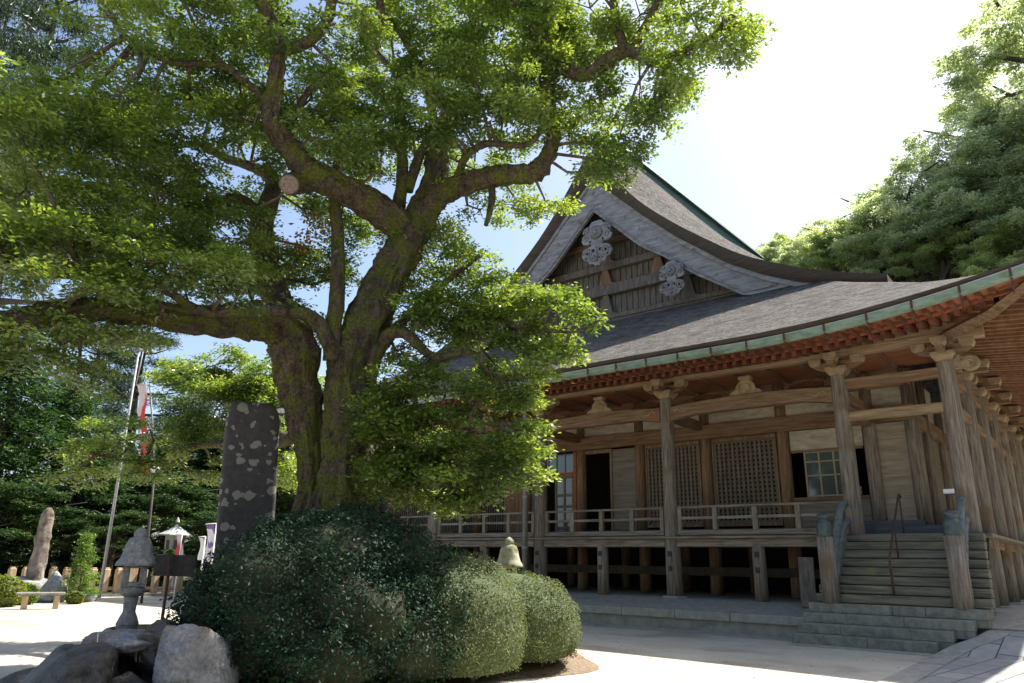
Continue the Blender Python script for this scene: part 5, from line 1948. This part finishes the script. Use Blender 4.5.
# moss at the foot of the pale rock
mc = P(176, 690, 9.0)
arr = pads_to_leaves([(mc[0] + rng.normal(0, 0.1), mc[1] + rng.normal(0, 0.1), 0.12 + 0.16 * rng.random(), 0.1, 0.5) for _ in range(16)], 14000, 0.03, 0.012, flat=0.5, upw=0.6)
mo = leaves_obj('moss', *arr[:5], LM['fresh'], None, arr[5])
tag(mo, 'bright green moss cushion on the pale rock', 'moss', kind='stuff')
# broad-leaved plant under the bush
pc = P(272, 672, 9.3)
k = 60
pos = np.array([pc[0], pc[1], 0.16]) + rng.normal(0, 1, (k, 3)) * np.array([0.26, 0.16, 0.06])
lp_ = empty('leopard_plant', (pc[0], pc[1], 0.1))
lf_ = leaves_obj('leaves', pos, unit(rng.normal(0, 0.3, (k, 3)) + np.array([0, -0.3, 1])), rng.normal(0, 1, (k, 3)), np.full(k, 0.15), np.full(k, 0.15), LM['cedar'], lp_)
tag(lp_, 'low broad-leaved green plant in front of the dark bush', 'plant')
# fallen leaves on the garden soil
k = 2600
a = rng.random(k) * 2 * math.pi
rr = np.sqrt(rng.random(k)) * 1.05
pos = np.stack([cxy[0] + 2.7 * rr * np.cos(a), cxy[1] + 3.0 * rr * np.sin(a), 0.27 - 0.25 * np.clip(rr, 0, 1) ** 3 + 0.01], 1)
fl_ = leaves_obj('fallen_leaves', pos, unit(rng.normal(0, 0.2, (k, 3)) + np.array([0, 0, 1])), rng.normal(0, 1, (k, 3)), np.full(k, 0.06), np.full(k, 0.03), LM['brownleaf'])
tag(fl_, 'brown fallen leaves scattered under the tree and shrubs', 'fallen leaves', kind='stuff')
k = 900
pos = np.stack([rng.uniform(-30, 4, k), rng.uniform(4, 17, k), np.full(k, 0.012)], 1)
fl2 = leaves_obj('yard_litter', pos, unit(rng.normal(0, 0.15, (k, 3)) + np.array([0, 0, 1])), rng.normal(0, 1, (k, 3)), np.full(k, 0.055), np.full(k, 0.028), LM['brownleaf'])
tag(fl2, 'dry leaves and grit strewn thinly over the pale yard', 'fallen leaves', kind='stuff')


# ------------------------------------------------------------------ stone lanterns, monuments
def stone_lantern(c, s, m_, label, fat_cap=True, slim=1.0):
    t = empty('stone_lantern', c)
    tag(t, label, 'stone lantern', 'stone lanterns')

    def pt(prof, name, n=6, smooth=False, ang=0.3):
        mb = MB()
        mb.lathe([(r_ * s * slim, z * s) for r_, z in prof], c, n, smooth=smooth, ang=ang)
        return mb.build(name, m_, t, bevel=0.008 * s)
    pt([(0.2, 0), (0.22, 0.04), (0.17, 0.14), (0.12, 0.22), (0.13, 0.36), (0.145, 0.44)], 'base', 14, True)
    pt([(0.15, 0.44), (0.24, 0.5), (0.25, 0.56), (0.2, 0.6)], 'platform', 14, True)
    # fire box with four openings
    mb = MB()
    h0, h1, w = 0.6, 0.92, 0.16 * slim
    zr = Matrix.Rotation(math.atan2(c[1], c[0]), 3, 'Z')
    for sx in (-1, 1):
        for sy in (-1, 1):
            mb.box(c[0] + (sx * w - 0.05) * s, c[0] + (sx * w + 0.05) * s, c[1] + (sy * w - 0.05) * s, c[1] + (sy * w + 0.05) * s, c[2] + h0 * s, c[2] + h1 * s)
    mb.box(c[0] - (w + 0.05) * s, c[0] + (w + 0.05) * s, c[1] - (w + 0.05) * s, c[1] + (w + 0.05) * s, c[2] + (h0 - 0.01) * s, c[2] + (h0 + 0.06) * s)
    mb.box(c[0] - (w + 0.05) * s, c[0] + (w + 0.05) * s, c[1] - (w + 0.05) * s, c[1] + (w + 0.05) * s, c[2] + (h1 - 0.05) * s, c[2] + (h1 + 0.02) * s)
    mb.v = [tuple(zr @ (Vector(p) - Vector(c)) + Vector(c)) for p in mb.v]
    mb.build('fire_box', m_, t, bevel=0.012 * s)
    if fat_cap:
        pt([(0.3, 0.93), (0.4, 0.9), (0.39, 0.95), (0.32, 1.02), (0.28, 1.12), (0.25, 1.24), (0.2, 1.32), (0.1, 1.36)], 'cap', 16, True)
        pt([(0.1, 1.33), (0.14, 1.37), (0.13, 1.43), (0.08, 1.47), (0.02, 1.5)], 'finial', 12, True)
    return t


lc = P(129, 612, 11.6)
stone_lantern((lc[0], lc[1], 0.68), 0.85, M['granite'], 'weathered grey stone lantern with bell-shaped cap beside the water basin', slim=0.76)
# only its mossy cap shows above the clipped shrub
l2 = P(509, 560, 14.6)
lz_ = P(509, 537, 14.6)[2] - 1.5 * 0.92
lan2 = stone_lantern((l2[0], l2[1], lz_), 0.92, M['mossstone'], 'mossy stone lantern whose cap peeps over the clipped shrubs', slim=0.74)
mb = MB()
mb.box(l2[0] - 0.2, l2[0] + 0.2, l2[1] - 0.2, l2[1] + 0.2, 0, lz_ + 0.02)
mb.build('plinth', M['mossstone'], lan2, bevel=0.03)

# pale lantern with a hexagonal tiled roof, further back
l3 = P(168, 590, 37.5)
t = empty('roofed_lantern', (l3[0], l3[1], 0))
tag(t, 'pale lantern with six-sided roof and tall finial behind the signboard', 'lantern')
c3 = (l3[0], l3[1], 0.0)
ls_ = P(171, 517, 37.5)[2] / 2.86
for nm, prof in (('base', [(0.45, 0), (0.45, 0.2), (0.25, 0.26), (0.22, 1.1), (0.3, 1.2)]), ('platform', [(0.3, 1.2), (0.52, 1.36), (0.52, 1.44), (0.36, 1.48)]),
                 ('roof', [(0.72, 2.16), (0.7, 2.2), (0.42, 2.34), (0.14, 2.5)]), ('finial', [(0.1, 2.5), (0.12, 2.56), (0.05, 2.6), (0.1, 2.68), (0.08, 2.74), (0.02, 2.86)])):
    mb = MB()
    mb.lathe([(a * ls_ * 0.88, b * ls_) for a, b in prof], c3, 6, smooth=False, ang=0.2)
    mb.build(nm, M['palestone'], t, bevel=0.01)
mb = MB()
mb.lathe([(0.34 * ls_, 1.48 * ls_), (0.36 * ls_, 2.16 * ls_)], c3, 6, smooth=False, ang=0.2)
fb = mb.build('fire_box', M['palestone'], t)
mb = MB()
for k in range(6):
    a = 0.2 + (k + 0.5) * math.pi / 3
    u = Vector((math.cos(a), math.sin(a), 0))
    w = Vector((-u.y, u.x, 0))
    ce = Vector(c3) + u * 0.312 * ls_ + Vector((0, 0, 1.82 * ls_))
    mb.add([ce - w * 0.1 - Vector((0, 0, 0.2)), ce + w * 0.1 - Vector((0, 0, 0.2)), ce + w * 0.1 + Vector((0, 0, 0.2)), ce - w * 0.1 + Vector((0, 0, 0.2))], [(0, 1, 2, 3)])
mb.build('lattice_opening', M['gable'], t, fix=False)

# tall slab with lichen
m1 = P(244, 560, 13.6)
mtop = P(252, 404, 13.6)[2]
mw = 24 * 13.6 / FPX
mb = MB()
vs, fs = [], []
NZ, NA = 30, 28
for j in range(NZ + 1):
    z = mtop * j / NZ
    wv = mw * (1.08 - 0.08 * j / NZ)
    if j > NZ - 2:
        wv *= (0.94, 0.78)[j - NZ + 1]
    for i in range(NA):
        a = 2 * math.pi * i / NA
        ca, sa = math.cos(a), math.sin(a)
        ex = 0.35
        x = wv * math.copysign(abs(ca) ** ex, ca)
        y = 0.17 * math.copysign(abs(sa) ** ex, sa)
        nz_ = 0.035 * noise.noise(Vector((x * 2, z * 1.5, y * 4))) + 0.012 * noise.noise(Vector((x * 9, z * 7, y * 9)))
        vs.append((x * (1 + nz_) - 0.045 * z + 0.06, y + nz_, z))
for j in range(NZ):
    for i in range(NA):
        fs.append((j * NA + i, j * NA + (i + 1) % NA, (j + 1) * NA + (i + 1) % NA, (j + 1) * NA + i))
fs.append(tuple(NZ * NA + i for i in range(NA)))
faz = math.atan2(m1[1], m1[0]) - math.pi / 2 + 0.05
vs = [tuple(Matrix.Rotation(faz, 3, 'Z') @ Vector(p) + Vector((m1[0], m1[1], 0))) for p in vs]
mb.add(vs, fs, 0, True)
sl = mb.build('stone_monument', M['lichen_stone'])
tag(sl, 'tall dark stone slab spotted with pale lichen, left of the tree trunk', 'monument')

# upright pale stone on its mound at the far left
u1 = P(32, 590, 33)
us_ = 33 / FPX
mb = MB()
pts = [Vector((u1[0], u1[1], 0.5)) + Vector((0.05 * t_, 0.05 * t_, 2.75 * t_)) for t_ in np.linspace(0, 1, 22)]
mb.tube(pts, [0.275 * (1 - 0.25 * t_) * (1 if t_ < 0.88 else math.sqrt(max(0.05, 1 - ((t_ - 0.88) / 0.125) ** 2))) for t_ in np.linspace(0, 1, 22)], 18, jitter=0.28)
tag(mb.build('standing_stone', M['brownrock']), 'tall narrow brownish standing stone on a rock base at the far left', 'standing stone')
rock('rock', (u1[0], u1[1], 0.3), 1.0, 0.8, 0.5, 13.1, M['rock'], 'broad flat rock carrying the standing stone', rot=0.8, group='rocks of the far-left mound')
for px, w, h, sd, lab in ((55, 0.55, 0.75, 14.2, 'brown rounded rock right of the standing stone'), (42, 0.62, 0.34, 15.5, 'low pale rock in front of the standing stone'), (88, 0.4, 0.28, 16.4, 'small brown rock in front of the young conifer')):
    q = P(px, 590, 31.5)
    rock('rock', (q[0], q[1], h * 0.5), w, w * 0.8, h * 0.75, sd, M['rock'], lab, group='rocks of the far-left mound')

# stone bench
bq = P(41, 602, 27.5)
az = math.atan2(bq[1], bq[0]) - math.pi / 2
t = empty('stone_bench', (bq[0], bq[1], 0))
tag(t, 'low stone bench with a long flat seat at the far left', 'bench')
for nm, (x0, x1, y0, y1, z0, z1), m_ in (('seat', (-0.68, 0.6, -0.2, 0.2, 0.4, 0.48), 'stone'), ('leg', (-0.5, -0.33, -0.15, 0.15, 0, 0.4), 'tanpost'), ('leg', (0.32, 0.48, -0.15, 0.15, 0, 0.4), 'tanpost')):
    mb = MB()
    mb.box(x0, x1, y0, y1, z0, z1)
    mb.v = [tuple(Matrix.Rotation(az, 3, 'Z') @ Vector(p) + Vector((bq[0], bq[1], 0))) for p in mb.v]
    mb.build(nm, M[m_], t, bevel=0.02)

# row of low stone fence posts with rails
fa, fb_ = P(8, 592, 35.5), P(236, 592, 35.5)
t = empty('stone_fence', (fa[0], fa[1], 0))
tag(t, 'row of short square stone posts joined by rails along the edge of the yard', 'fence')
A, B = Vector((fa[0], fa[1], 0)), Vector((fb_[0], fb_[1], 0))
nf = 19
for k in range(nf):
    p = A.lerp(B, k / (nf - 1))
    big = k in (9,)
    h = 1.05 if not big else 1.3
    w = 0.12 if not big else 0.18
    mb = MB()
    mb.box(p.x - w, p.x + w, p.y - w, p.y + w, 0, h)
    mb.box(p.x - w * 0.8, p.x + w * 0.8, p.y - w * 0.8, p.y + w * 0.8, h, h + 0.05, 0)
    mb.build('post', M['tanpost'], t, bevel=0.03)
d_ = (B - A).normalized()
for z in (0.3,):
    mb = MB()
    mb.tube([A + Vector((0, 0, z)), B + Vector((0, 0, z))], [0.07, 0.07], 4, smooth=False)
    mb.build('rail', M['tanpost'], t)
mb = MB()
nrm_ = Vector((-d_.y, d_.x, 0))
mb.add([A + nrm_ * 0.3, B + nrm_ * 0.3, B - nrm_ * 0.3, A - nrm_ * 0.3, A + nrm_ * 0.3 + Vector((0, 0, 0.12)), B + nrm_ * 0.3 + Vector((0, 0, 0.12)), B - nrm_ * 0.3 + Vector((0, 0, 0.12)), A - nrm_ * 0.3 + Vector((0, 0, 0.12))],
       [(0, 1, 5, 4), (1, 2, 6, 5), (2, 3, 7, 6), (3, 0, 4, 7), (4, 5, 6, 7)])
mb.build('footing', M['platform'], t)

# tall pole
p0, p1 = P(100, 592, 34), P(139, 350, 33.0)
t = empty('flag_pole', (p0[0], p0[1], 0))
tag(t, 'tall pale metal flagpole rising past the leaves on the left', 'flagpole')
mb = MB()
mb.tube([(p0[0], p0[1], 0), p1], [0.068, 0.036], 10)
mb.build('pole', M['pole'], t)
mb = MB()
a_ = Vector(tuple(p1))
side = Vector((R[0][0], R[0][1], 0)).normalized()
mb.tube([a_ - side * 0.1, a_ + side * 0.2], [0.05, 0.045], 8)
mb.tube([a_ + side * 0.18, a_ + side * 0.12 + Vector((0, 0, -1.5))], [0.02, 0.02], 6)
mb.build('pole_bracket', M['pole'], t)

# narrow red and white banner on its own grey pole
q0, q1 = P(146, 560, 30), P(155, 470, 30)
q2 = P(148.5, 383, 29.5)
t = empty('banner_pole', (q0[0], q0[1], 0))
tag(t, 'thin grey pole carrying a long narrow red and white banner', 'banner')
mb = MB()
g0 = P(143, 592, 30)
mb.tube([(g0[0], g0[1], 0), q1], [0.05, 0.038], 8)
mb.build('pole', M['signboard'], t)
mb = MB()
mb.lathe([(0.02, -0.16), (0.14, -0.1), (0.17, 0.03), (0.1, 0.14), (0.02, 0.17)], tuple(q1), 10)
mb.build('lamp_globe', M['white'], t)
mb = MB()
vv = []
for k in range(25):
    tt = k / 24
    a = P(137 + 6.5 * tt, 385 + 93 * tt, 29.5)
    b = P(145.5 + 3.0 * tt, 385 + 93 * tt, 29.5)
    w = 0.06 * math.sin(tt * 14)
    vv += [(a[0], a[1] + w, a[2]), ((a[0] + b[0]) / 2, (a[1] + b[1]) / 2 - w, (a[2] + b[2]) / 2), (b[0], b[1] + w, b[2])]
mb.add(vv, [(k * 3 + j, k * 3 + j + 1, (k + 1) * 3 + j + 1, (k + 1) * 3 + j) for k in range(24) for j in range(2)], 0, True)
mb.build('banner_cloth', M['banner_cloth'], t, fix=False)
mb = MB()
mb.tube([P(136, 384.5, 29.5), P(147, 384.5, 29.5)], [0.02, 0.02], 5)
mb.tube([q1, P(150, 384, 29.55)], [0.035, 0.03], 6)
mb.build('banner_rod', M['greymetal'], t)

# dark notice board on a thin post
s0 = P(163, 612, 13.5)
t = empty('signboard', (s0[0], s0[1], 0))
tag(t, 'dark horizontal signboard on a thin leaning post in front of the pale lantern', 'signboard')
mb = MB()
mb.tube([(s0[0], s0[1], 0.0), P(163, 613, 13.5), P(171, 556, 13.5)], [0.025, 0.025, 0.022], 6)
mb.build('post', M['rust'], t)
a, b = P(154, 565, 13.6), P(195, 566, 13.6)
a, b = Vector(tuple(a)), Vector(tuple(b))
dv = (b - a).normalized()
nv = Vector((-dv.y, dv.x, 0))
hz = 0.165
mb = MB()
mb.add([a - nv * 0.015 - Vector((0, 0, hz)), b - nv * 0.015 - Vector((0, 0, hz)), b + nv * 0.015 - Vector((0, 0, hz)), a + nv * 0.015 - Vector((0, 0, hz)),
        a - nv * 0.015 + Vector((0, 0, hz)), b - nv * 0.015 + Vector((0, 0, hz)), b + nv * 0.015 + Vector((0, 0, hz)), a + nv * 0.015 + Vector((0, 0, hz))],
       [(0, 3, 2, 1), (4, 5, 6, 7), (0, 1, 5, 4), (1, 2, 6, 5), (2, 3, 7, 6), (3, 0, 4, 7)])
mb.build('board', M['signboard'], t, bevel=0.006)


def nobori(px0, px1, py0, py1, d, m_, label, wv=0.05):
    """upright narrow banner with pole and top rod"""
    t_ = P(px0, py0, d)
    t = empty('upright_banner', (t_[0], t_[1], 0))
    tag(t, label, 'banner', 'upright banners behind the fence')
    mb = MB()
    vv = []
    for k in range(11):
        tt = k / 10
        for j in range(4):
            q = P(px0 + (px1 - px0) * j / 3, py0 + (py1 - py0) * tt, d)
            vv.append((q[0], q[1] + wv * math.sin(tt * 5 + j * 1.5), q[2]))
    mb.add(vv, [(k * 4 + j, k * 4 + j + 1, (k + 1) * 4 + j + 1, (k + 1) * 4 + j) for k in range(10) for j in range(3)], 0, True)
    mb.build('cloth', m_, t, fix=False)
    mb = MB()
    tp = P(px1 + 0.5, py0 - 1.5, d)
    mb.tube([(tp[0], tp[1], 0), tp], [0.025, 0.02], 6)
    mb.tube([tp, P(px0 - 0.5, py0 - 1.0, d)], [0.015, 0.015], 5)
    mb.build('pole', M['white'], t)


nobori(206, 216, 525, 562, 24, M['purple_cloth'], 'upright purple and white patterned banner beside the tall slab')
nobori(199, 205, 538, 560, 24.5, M['white'], 'plain white upright banner left of the purple one')
nobori(176, 182, 534, 560, 30, M['banner_cloth'], 'small red and white upright banner right of the pale lantern')


# ------------------------------------------------------------------ background trees
def tree_variant(name, kind, seed):
    """unit tree about 10 m tall with crown radius about 3.4; returns an Empty with trunk and crown"""
    global rng
    rng = np.random.default_rng(seed)
    t = empty(name, (0, 0, 0))
    mb = MB()
    if kind == 'broad':
        mb.tube([(0, 0, -1), (0.1, 0, 2), (-0.1, 0.1, 5), (0.1, 0, 7.2)], [0.34, 0.28, 0.2, 0.06], 8, jitter=0.1)
        for k in range(11):
            a = k * 2.4
            z = 3 + k * 0.45
            mb.tube([(0, 0, z), (0.9 * math.cos(a), 0.9 * math.sin(a), z + 0.7), (1.7 * math.cos(a + 0.2), 1.7 * math.sin(a + 0.2), z + 1.0)], [0.12, 0.08, 0.03], 5)
        pads = []
        for k in range(50):
            d = unit(rng.normal(0, 1, 3))
            d[2] = abs(d[2]) * 1.1 - 0.45
            rr = rng.uniform(0.55, 1.25)
            c = np.array([d[0] * 2.9 * rr, d[1] * 2.9 * rr, 5.9 + d[2] * 3.4 * rr])
            tone = rng.uniform(0.15, 0.85)
            for _ in range(6):
                e = unit(rng.normal(0, 1, 3)) * rng.uniform(0.15, 0.75)
                pads.append((c[0] + e[0], c[1] + e[1], c[2] + e[2] * 0.6, rng.uniform(0.2, 0.42), tone + rng.normal(0, 0.1)))
        arr = pads_to_leaves(pads, 1150, 0.125, 0.07, flat=0.35, upw=0.7)
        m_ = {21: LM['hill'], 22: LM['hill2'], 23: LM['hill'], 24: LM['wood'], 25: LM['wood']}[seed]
    elif kind == 'cedar':
        mb.tube([(0, 0, -1), (0.05, 0, 4), (0, 0.05, 10.2)], [0.3, 0.2, 0.03], 8)
        pads = []
        for k in range(60):
            z = 0.6 + 9.2 * k / 60
            rmax = 2.3 * (1 - (z / 10.6)) ** 0.75 + 0.15
            for q in range(5):
                a = rng.random() * 6.28
                r_ = rmax * rng.uniform(0.35, 1.0)
                pads.append((r_ * math.cos(a), r_ * math.sin(a), z - r_ * 0.25, rng.uniform(0.25, 0.48), rng.uniform(0.1, 0.9)))
            a = k * 2.4
            mb.tube([(0, 0, z), (rmax * 0.9 * math.cos(a), rmax * 0.9 * math.sin(a), z - 0.25)], [0.05, 0.015], 4)
        arr = pads_to_leaves(pads, 560, 0.17, 0.05, flat=0.55, upw=0.35)
        m_ = LM['cedar']
    elif kind == 'pine':
        mb.tube([(0, 0, -1), (0.2, 0, 3), (-0.1, 0.1, 6.5), (0.15, 0, 10)], [0.25, 0.19, 0.13, 0.04], 8, jitter=0.1)
        pads = []
        for k in range(26):
            z = 3.4 + 6.4 * k / 26
            a = k * 2.1
            L2 = (2.6 * (1 - (z - 3) / 9) + 0.5) * rng.uniform(0.6, 1.1)
            e = (L2 * math.cos(a), L2 * math.sin(a), z + 0.35)
            mb.tube([(0, 0, z), (e[0] * 0.4, e[1] * 0.4, z + 0.05), (e[0] * 0.8, e[1] * 0.8, z + 0.25)], [0.06, 0.035, 0.012], 5)
            for q in range(20):
                s_ = rng.uniform(0.3, 1.15)
                pads.append((e[0] * s_ + rng.normal(0, 0.22), e[1] * s_ + rng.normal(0, 0.22), e[2] + rng.normal(0, 0.1) + 0.1, rng.uniform(0.14, 0.28), rng.uniform(0.1, 0.9)))
        arr = pads_to_leaves(pads, 1400, 0.13, 0.025, flat=0.5, upw=0.1)
        m_ = LM['pine']
    mb.build('trunk', M['farbark'], t, fix=False)
    leaves_obj('crown', *arr[:5], m_, t, arr[5])
    return t


protos = {}
used = set()
for kind, seeds in (('broad', (21, 22, 23, 24, 25)), ('cedar', (31, 32)), ('pine', (41,))):
    for sd in seeds:
        protos[(kind, sd)] = tree_variant({'broad': 'broadleaf_tree', 'cedar': 'cedar_tree', 'pine': 'pine_tree'}[kind], kind, sd)
rng = np.random.default_rng(77)


def put_tree(kind, sd, px, py, d, h, label, group, base=None, rot=None, wide=1.0):
    """py is where the crown's top shows; h is the tree's height in metres"""
    pr = protos[(kind, sd)]
    if (kind, sd) in used:
        t = copy_tree(pr)
    else:
        t = pr
        used.add((kind, sd))
    top = P(px, py, d)
    s = h / 10.0
    zb = top[2] - h * 0.985
    if base == 'hill':
        # walk back along the line of sight until the foot of the tree meets the slope
        for q in range(160):
            dd = d + q * 0.5
            hh = h * dd / d * 1.05
            top = P(px, py, dd)
            if top[2] - hh * 0.985 <= ground_z(top[0], top[1]) + 0.2:
                break
        else:
            top = P(px, py, d)
            hh = (top[2] - ground_z(top[0], top[1]) + 0.3) / 0.985
        s = hh / 10.0
        zb = top[2] - hh * 0.985
    elif base is not None:
        zb = base
        s = (top[2] - base) / 9.85
    t.location = (top[0], top[1], zb)
    t.scale = (s * wide, s * wide, s)
    t.rotation_euler = (0, 0, rng.random() * 6.28 if rot is None else rot)
    tag(t, label, 'tree', group)
    return t


# dark wood on the left, behind the fence
LG = 'dark trees beyond the stone fence'
spec = [
    ('cedar', 31, -22, 330, 44, 0, 'dark cedar at the far left edge, tips above the low limb'),
    ('cedar', 32, 22, 352, 41, 0, 'broad dark cedar behind the standing stone'),
    ('cedar', 31, 72, 380, 43, 0, 'dark cedar between standing stone and flagpole'),
    ('cedar', 32, 105, 440, 40, 0, 'shorter dark cedar right behind the flagpole'),
    ('broad', 24, 150, 462, 42, 0, 'bushy dark tree behind the near stone lantern'),
    ('broad', 25, 190, 452, 44, 0, 'bushy dark tree behind the pale six-sided lantern'),
    ('broad', 24, 225, 400, 50, 0, 'dark tree behind the purple banner'),
    ('cedar', 32, 262, 380, 50, 0, 'dark conifer behind the lichen-spotted slab'),
    ('broad', 25, 300, 350, 52, 0, 'dark tree showing just left of the trunk'),
    ('cedar', 31, 190, 395, 56, 0, 'narrow dark cedar right of the red banner, far back'),
    ('broad', 21, 392, 372, 54, 0, 'pale leafy tree glimpsed between trunk and temple'),
    ('broad', 24, 430, 400, 60, 0, 'dark leafy tree far behind the left end of the temple'),
    ('cedar', 32, 340, 380, 55, 0, 'dark conifer straight behind the big trunk'),
    ('broad', 25, 60, 470, 39, 0, 'low leafy tree right behind the fence at the far left'),
    ('broad', 24, 0, 465, 38.5, 0, 'low leafy tree at the far left behind the bench'),
    ('broad', 24, 118, 500, 38, 0, 'lowest dark tree just over the fence beside the flagpole'),
    ('broad', 25, 240, 500, 39, 0, 'low dark tree half hidden by the lichen-spotted slab'),
]
for kind, sd, px, py, d, h, lab in spec:
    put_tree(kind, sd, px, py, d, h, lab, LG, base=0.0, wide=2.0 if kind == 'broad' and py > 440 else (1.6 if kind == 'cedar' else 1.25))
put_tree('pine', 41, 62, -25, 30, 0, 'tall pine with open dark branches against the sky at the top left', 'tall trees behind the big tree', base=0, wide=0.55)
put_tree('pine', 41, 10, 15, 34, 0, 'tall pine half cut off by the left edge of the picture', 'tall trees behind the big tree', base=0, wide=0.5)
put_tree('pine', 41, 152, 300, 50, 0, 'dark forked tree trunk and thin crown behind the banner', 'tall trees behind the big tree', base=0, wide=0.9)
put_tree('pine', 41, 108, 310, 53, 0, 'thin-crowned tree with sky showing through, left of the flagpole top', 'tall trees behind the big tree', base=0, wide=0.8)

# wooded hill on the right, behind the roof
HG = 'trees of the wooded hill behind the temple'
spec = [
    ('broad', 23, 742, 234, 74, 8, 'small dark treetop just above the ridge of the gable'),
    ('broad', 22, 790, 222, 70, 11, 'pale treetop right of the roof ridge'),
    ('broad', 21, 826, 205, 66, 11, 'rounded treetop on the hill skyline'),
    ('broad', 22, 850, 205, 58, 10, 'bright yellow-green tree above the roof valley'),
    ('broad', 23, 868, 180, 62, 12, 'dark tree top beneath the skyline slope'),
    ('broad', 21, 905, 155, 58, 13, 'tree rising from the hill skyline in the middle'),
    ('broad', 23, 900, 195, 52, 9, 'leafy tree in the middle of the hill'),
    ('broad', 22, 935, 215, 49, 8, 'lit bushy tree directly above the lower roof'),
    ('broad', 21, 880, 232, 50, 7, 'low tree where gable verge meets the lower roof'),
    ('broad', 23, 962, 92, 52, 13, 'large tree high on the hill slope'),
    ('broad', 21, 985, 130, 47, 12, 'big dark leafy tree near the right edge'),
    ('broad', 22, 1010, 205, 45, 9, 'tree just over the roof corner at the right edge'),
    ('broad', 21, 1016, -25, 46, 15, 'tallest hill tree, its crown cut off by the top right corner'),
    ('broad', 23, 1050, 40, 44, 15, 'tree cut by the right edge below the top corner'),
    ('broad', 23, 960, 180, 50, 9, 'mid-sized dark tree among the hill trees'),
    ('broad', 21, 1040, 150, 43, 11, 'leafy tree cut by the right edge halfway up the hill'),
    ('broad', 22, 830, 225, 64, 9, 'bright bush-like tree low behind the gable verge'),
    ('broad', 23, 775, 232, 68, 8, 'lowest tree behind the gable verge'),
    ('broad', 23, 935, 170, 55, 11, 'dark tree in the shaded hollow of the hill'),
]
for kind, sd, px, py, d, h, lab in spec:
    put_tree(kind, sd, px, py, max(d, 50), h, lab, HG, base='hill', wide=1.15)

# low growth covering the slope between the hill trees
ups_ = []
for _ in range(1500):
    x, y = rng.uniform(-62, 24), 46 + 26 * rng.random() ** 1.2
    ups_.append((x, y, ground_z(x, y) + 0.35, rng.uniform(0.5, 1.1), rng.uniform(0.1, 0.8)))
arr = pads_to_leaves(ups_, 95, 0.3, 0.16, flat=0.5, upw=0.6)
ug = leaves_obj('undergrowth', *arr[:5], LM['wood'], None, arr[5])
tag(ug, 'dark undergrowth covering the steep slope below the hill trees', 'undergrowth', kind='stuff')

# young conifer and small shrubs by the far-left rocks
def small_shrub(px, py, r_px, d, lab, m_='fresh', n=2600, cone=False, g='small shrubs around the far-left rocks'):
    c = P(px, py, d)
    rx = r_px * tpx(px, py, d)
    o = empty('small_shrub' if not cone else 'young_conifer', (c[0], c[1], 0))
    tag(o, lab, 'shrub', g)
    mb = MB()
    if cone:
        pads = []
        H = 2.1
        for k in range(26):
            z = 0.2 + H * k / 26
            rr = rx * (1.1 - z / (H + 0.35))
            for q in range(4):
                a = rng.random() * 6.28
                pads.append((c[0] + rr * rng.random() * math.cos(a) * 1.2, c[1] + rr * rng.random() * math.sin(a) * 1.2, z, 0.14, rng.random()))
        mb.tube([(c[0], c[1], 0), (c[0], c[1], H)], [0.05, 0.01], 6)
        mb.build('stem', M['farbark'], o, fix=False)
        arr = pads_to_leaves(pads, 3000, 0.09, 0.03, upw=0.3)
        leaves_obj('foliage', *arr[:5], LM[m_], o, arr[5])
    else:
        lump(mb, (c[0], c[1], rx * 0.7), rx * 0.9, rx * 0.9, rx * 0.7, px, zmin=0)
        mb.build('inner_twigs', M['topcore'], o, fix=False)
        surface_leaves([((c[0], c[1], rx * 0.7), rx, rx, rx * 0.8)], n, 0.1, 0.05, 'foliage', LM[m_], o, out=0.5, depth=0.25, lump_freq=2)


small_shrub(80, 585, 17, 31, 'young bright green conifer beside the flagpole foot', cone=True)
small_shrub(3, 588, 20, 29, 'rounded bright shrub cut by the left edge near the bench', 'oak2')
small_shrub(24, 586, 14, 30, 'small light green shrub under the standing stone')
small_shrub(2, 566, 16, 32, 'cloud-shaped green shrub at the left edge behind the bench', 'fresh')
small_shrub(76, 592, 8, 30, 'tiny yellow-green shrub in front of the young conifer', 'oak2', 900)
small_shrub(44, 577, 9, 33, 'small dark shrub right of the standing stone', 'cedar', 900)
for pr_key, t in protos.items():
    if pr_key not in used:
        for ch in list(t.children):
            bpy.data.objects.remove(ch)
        bpy.data.objects.remove(t)
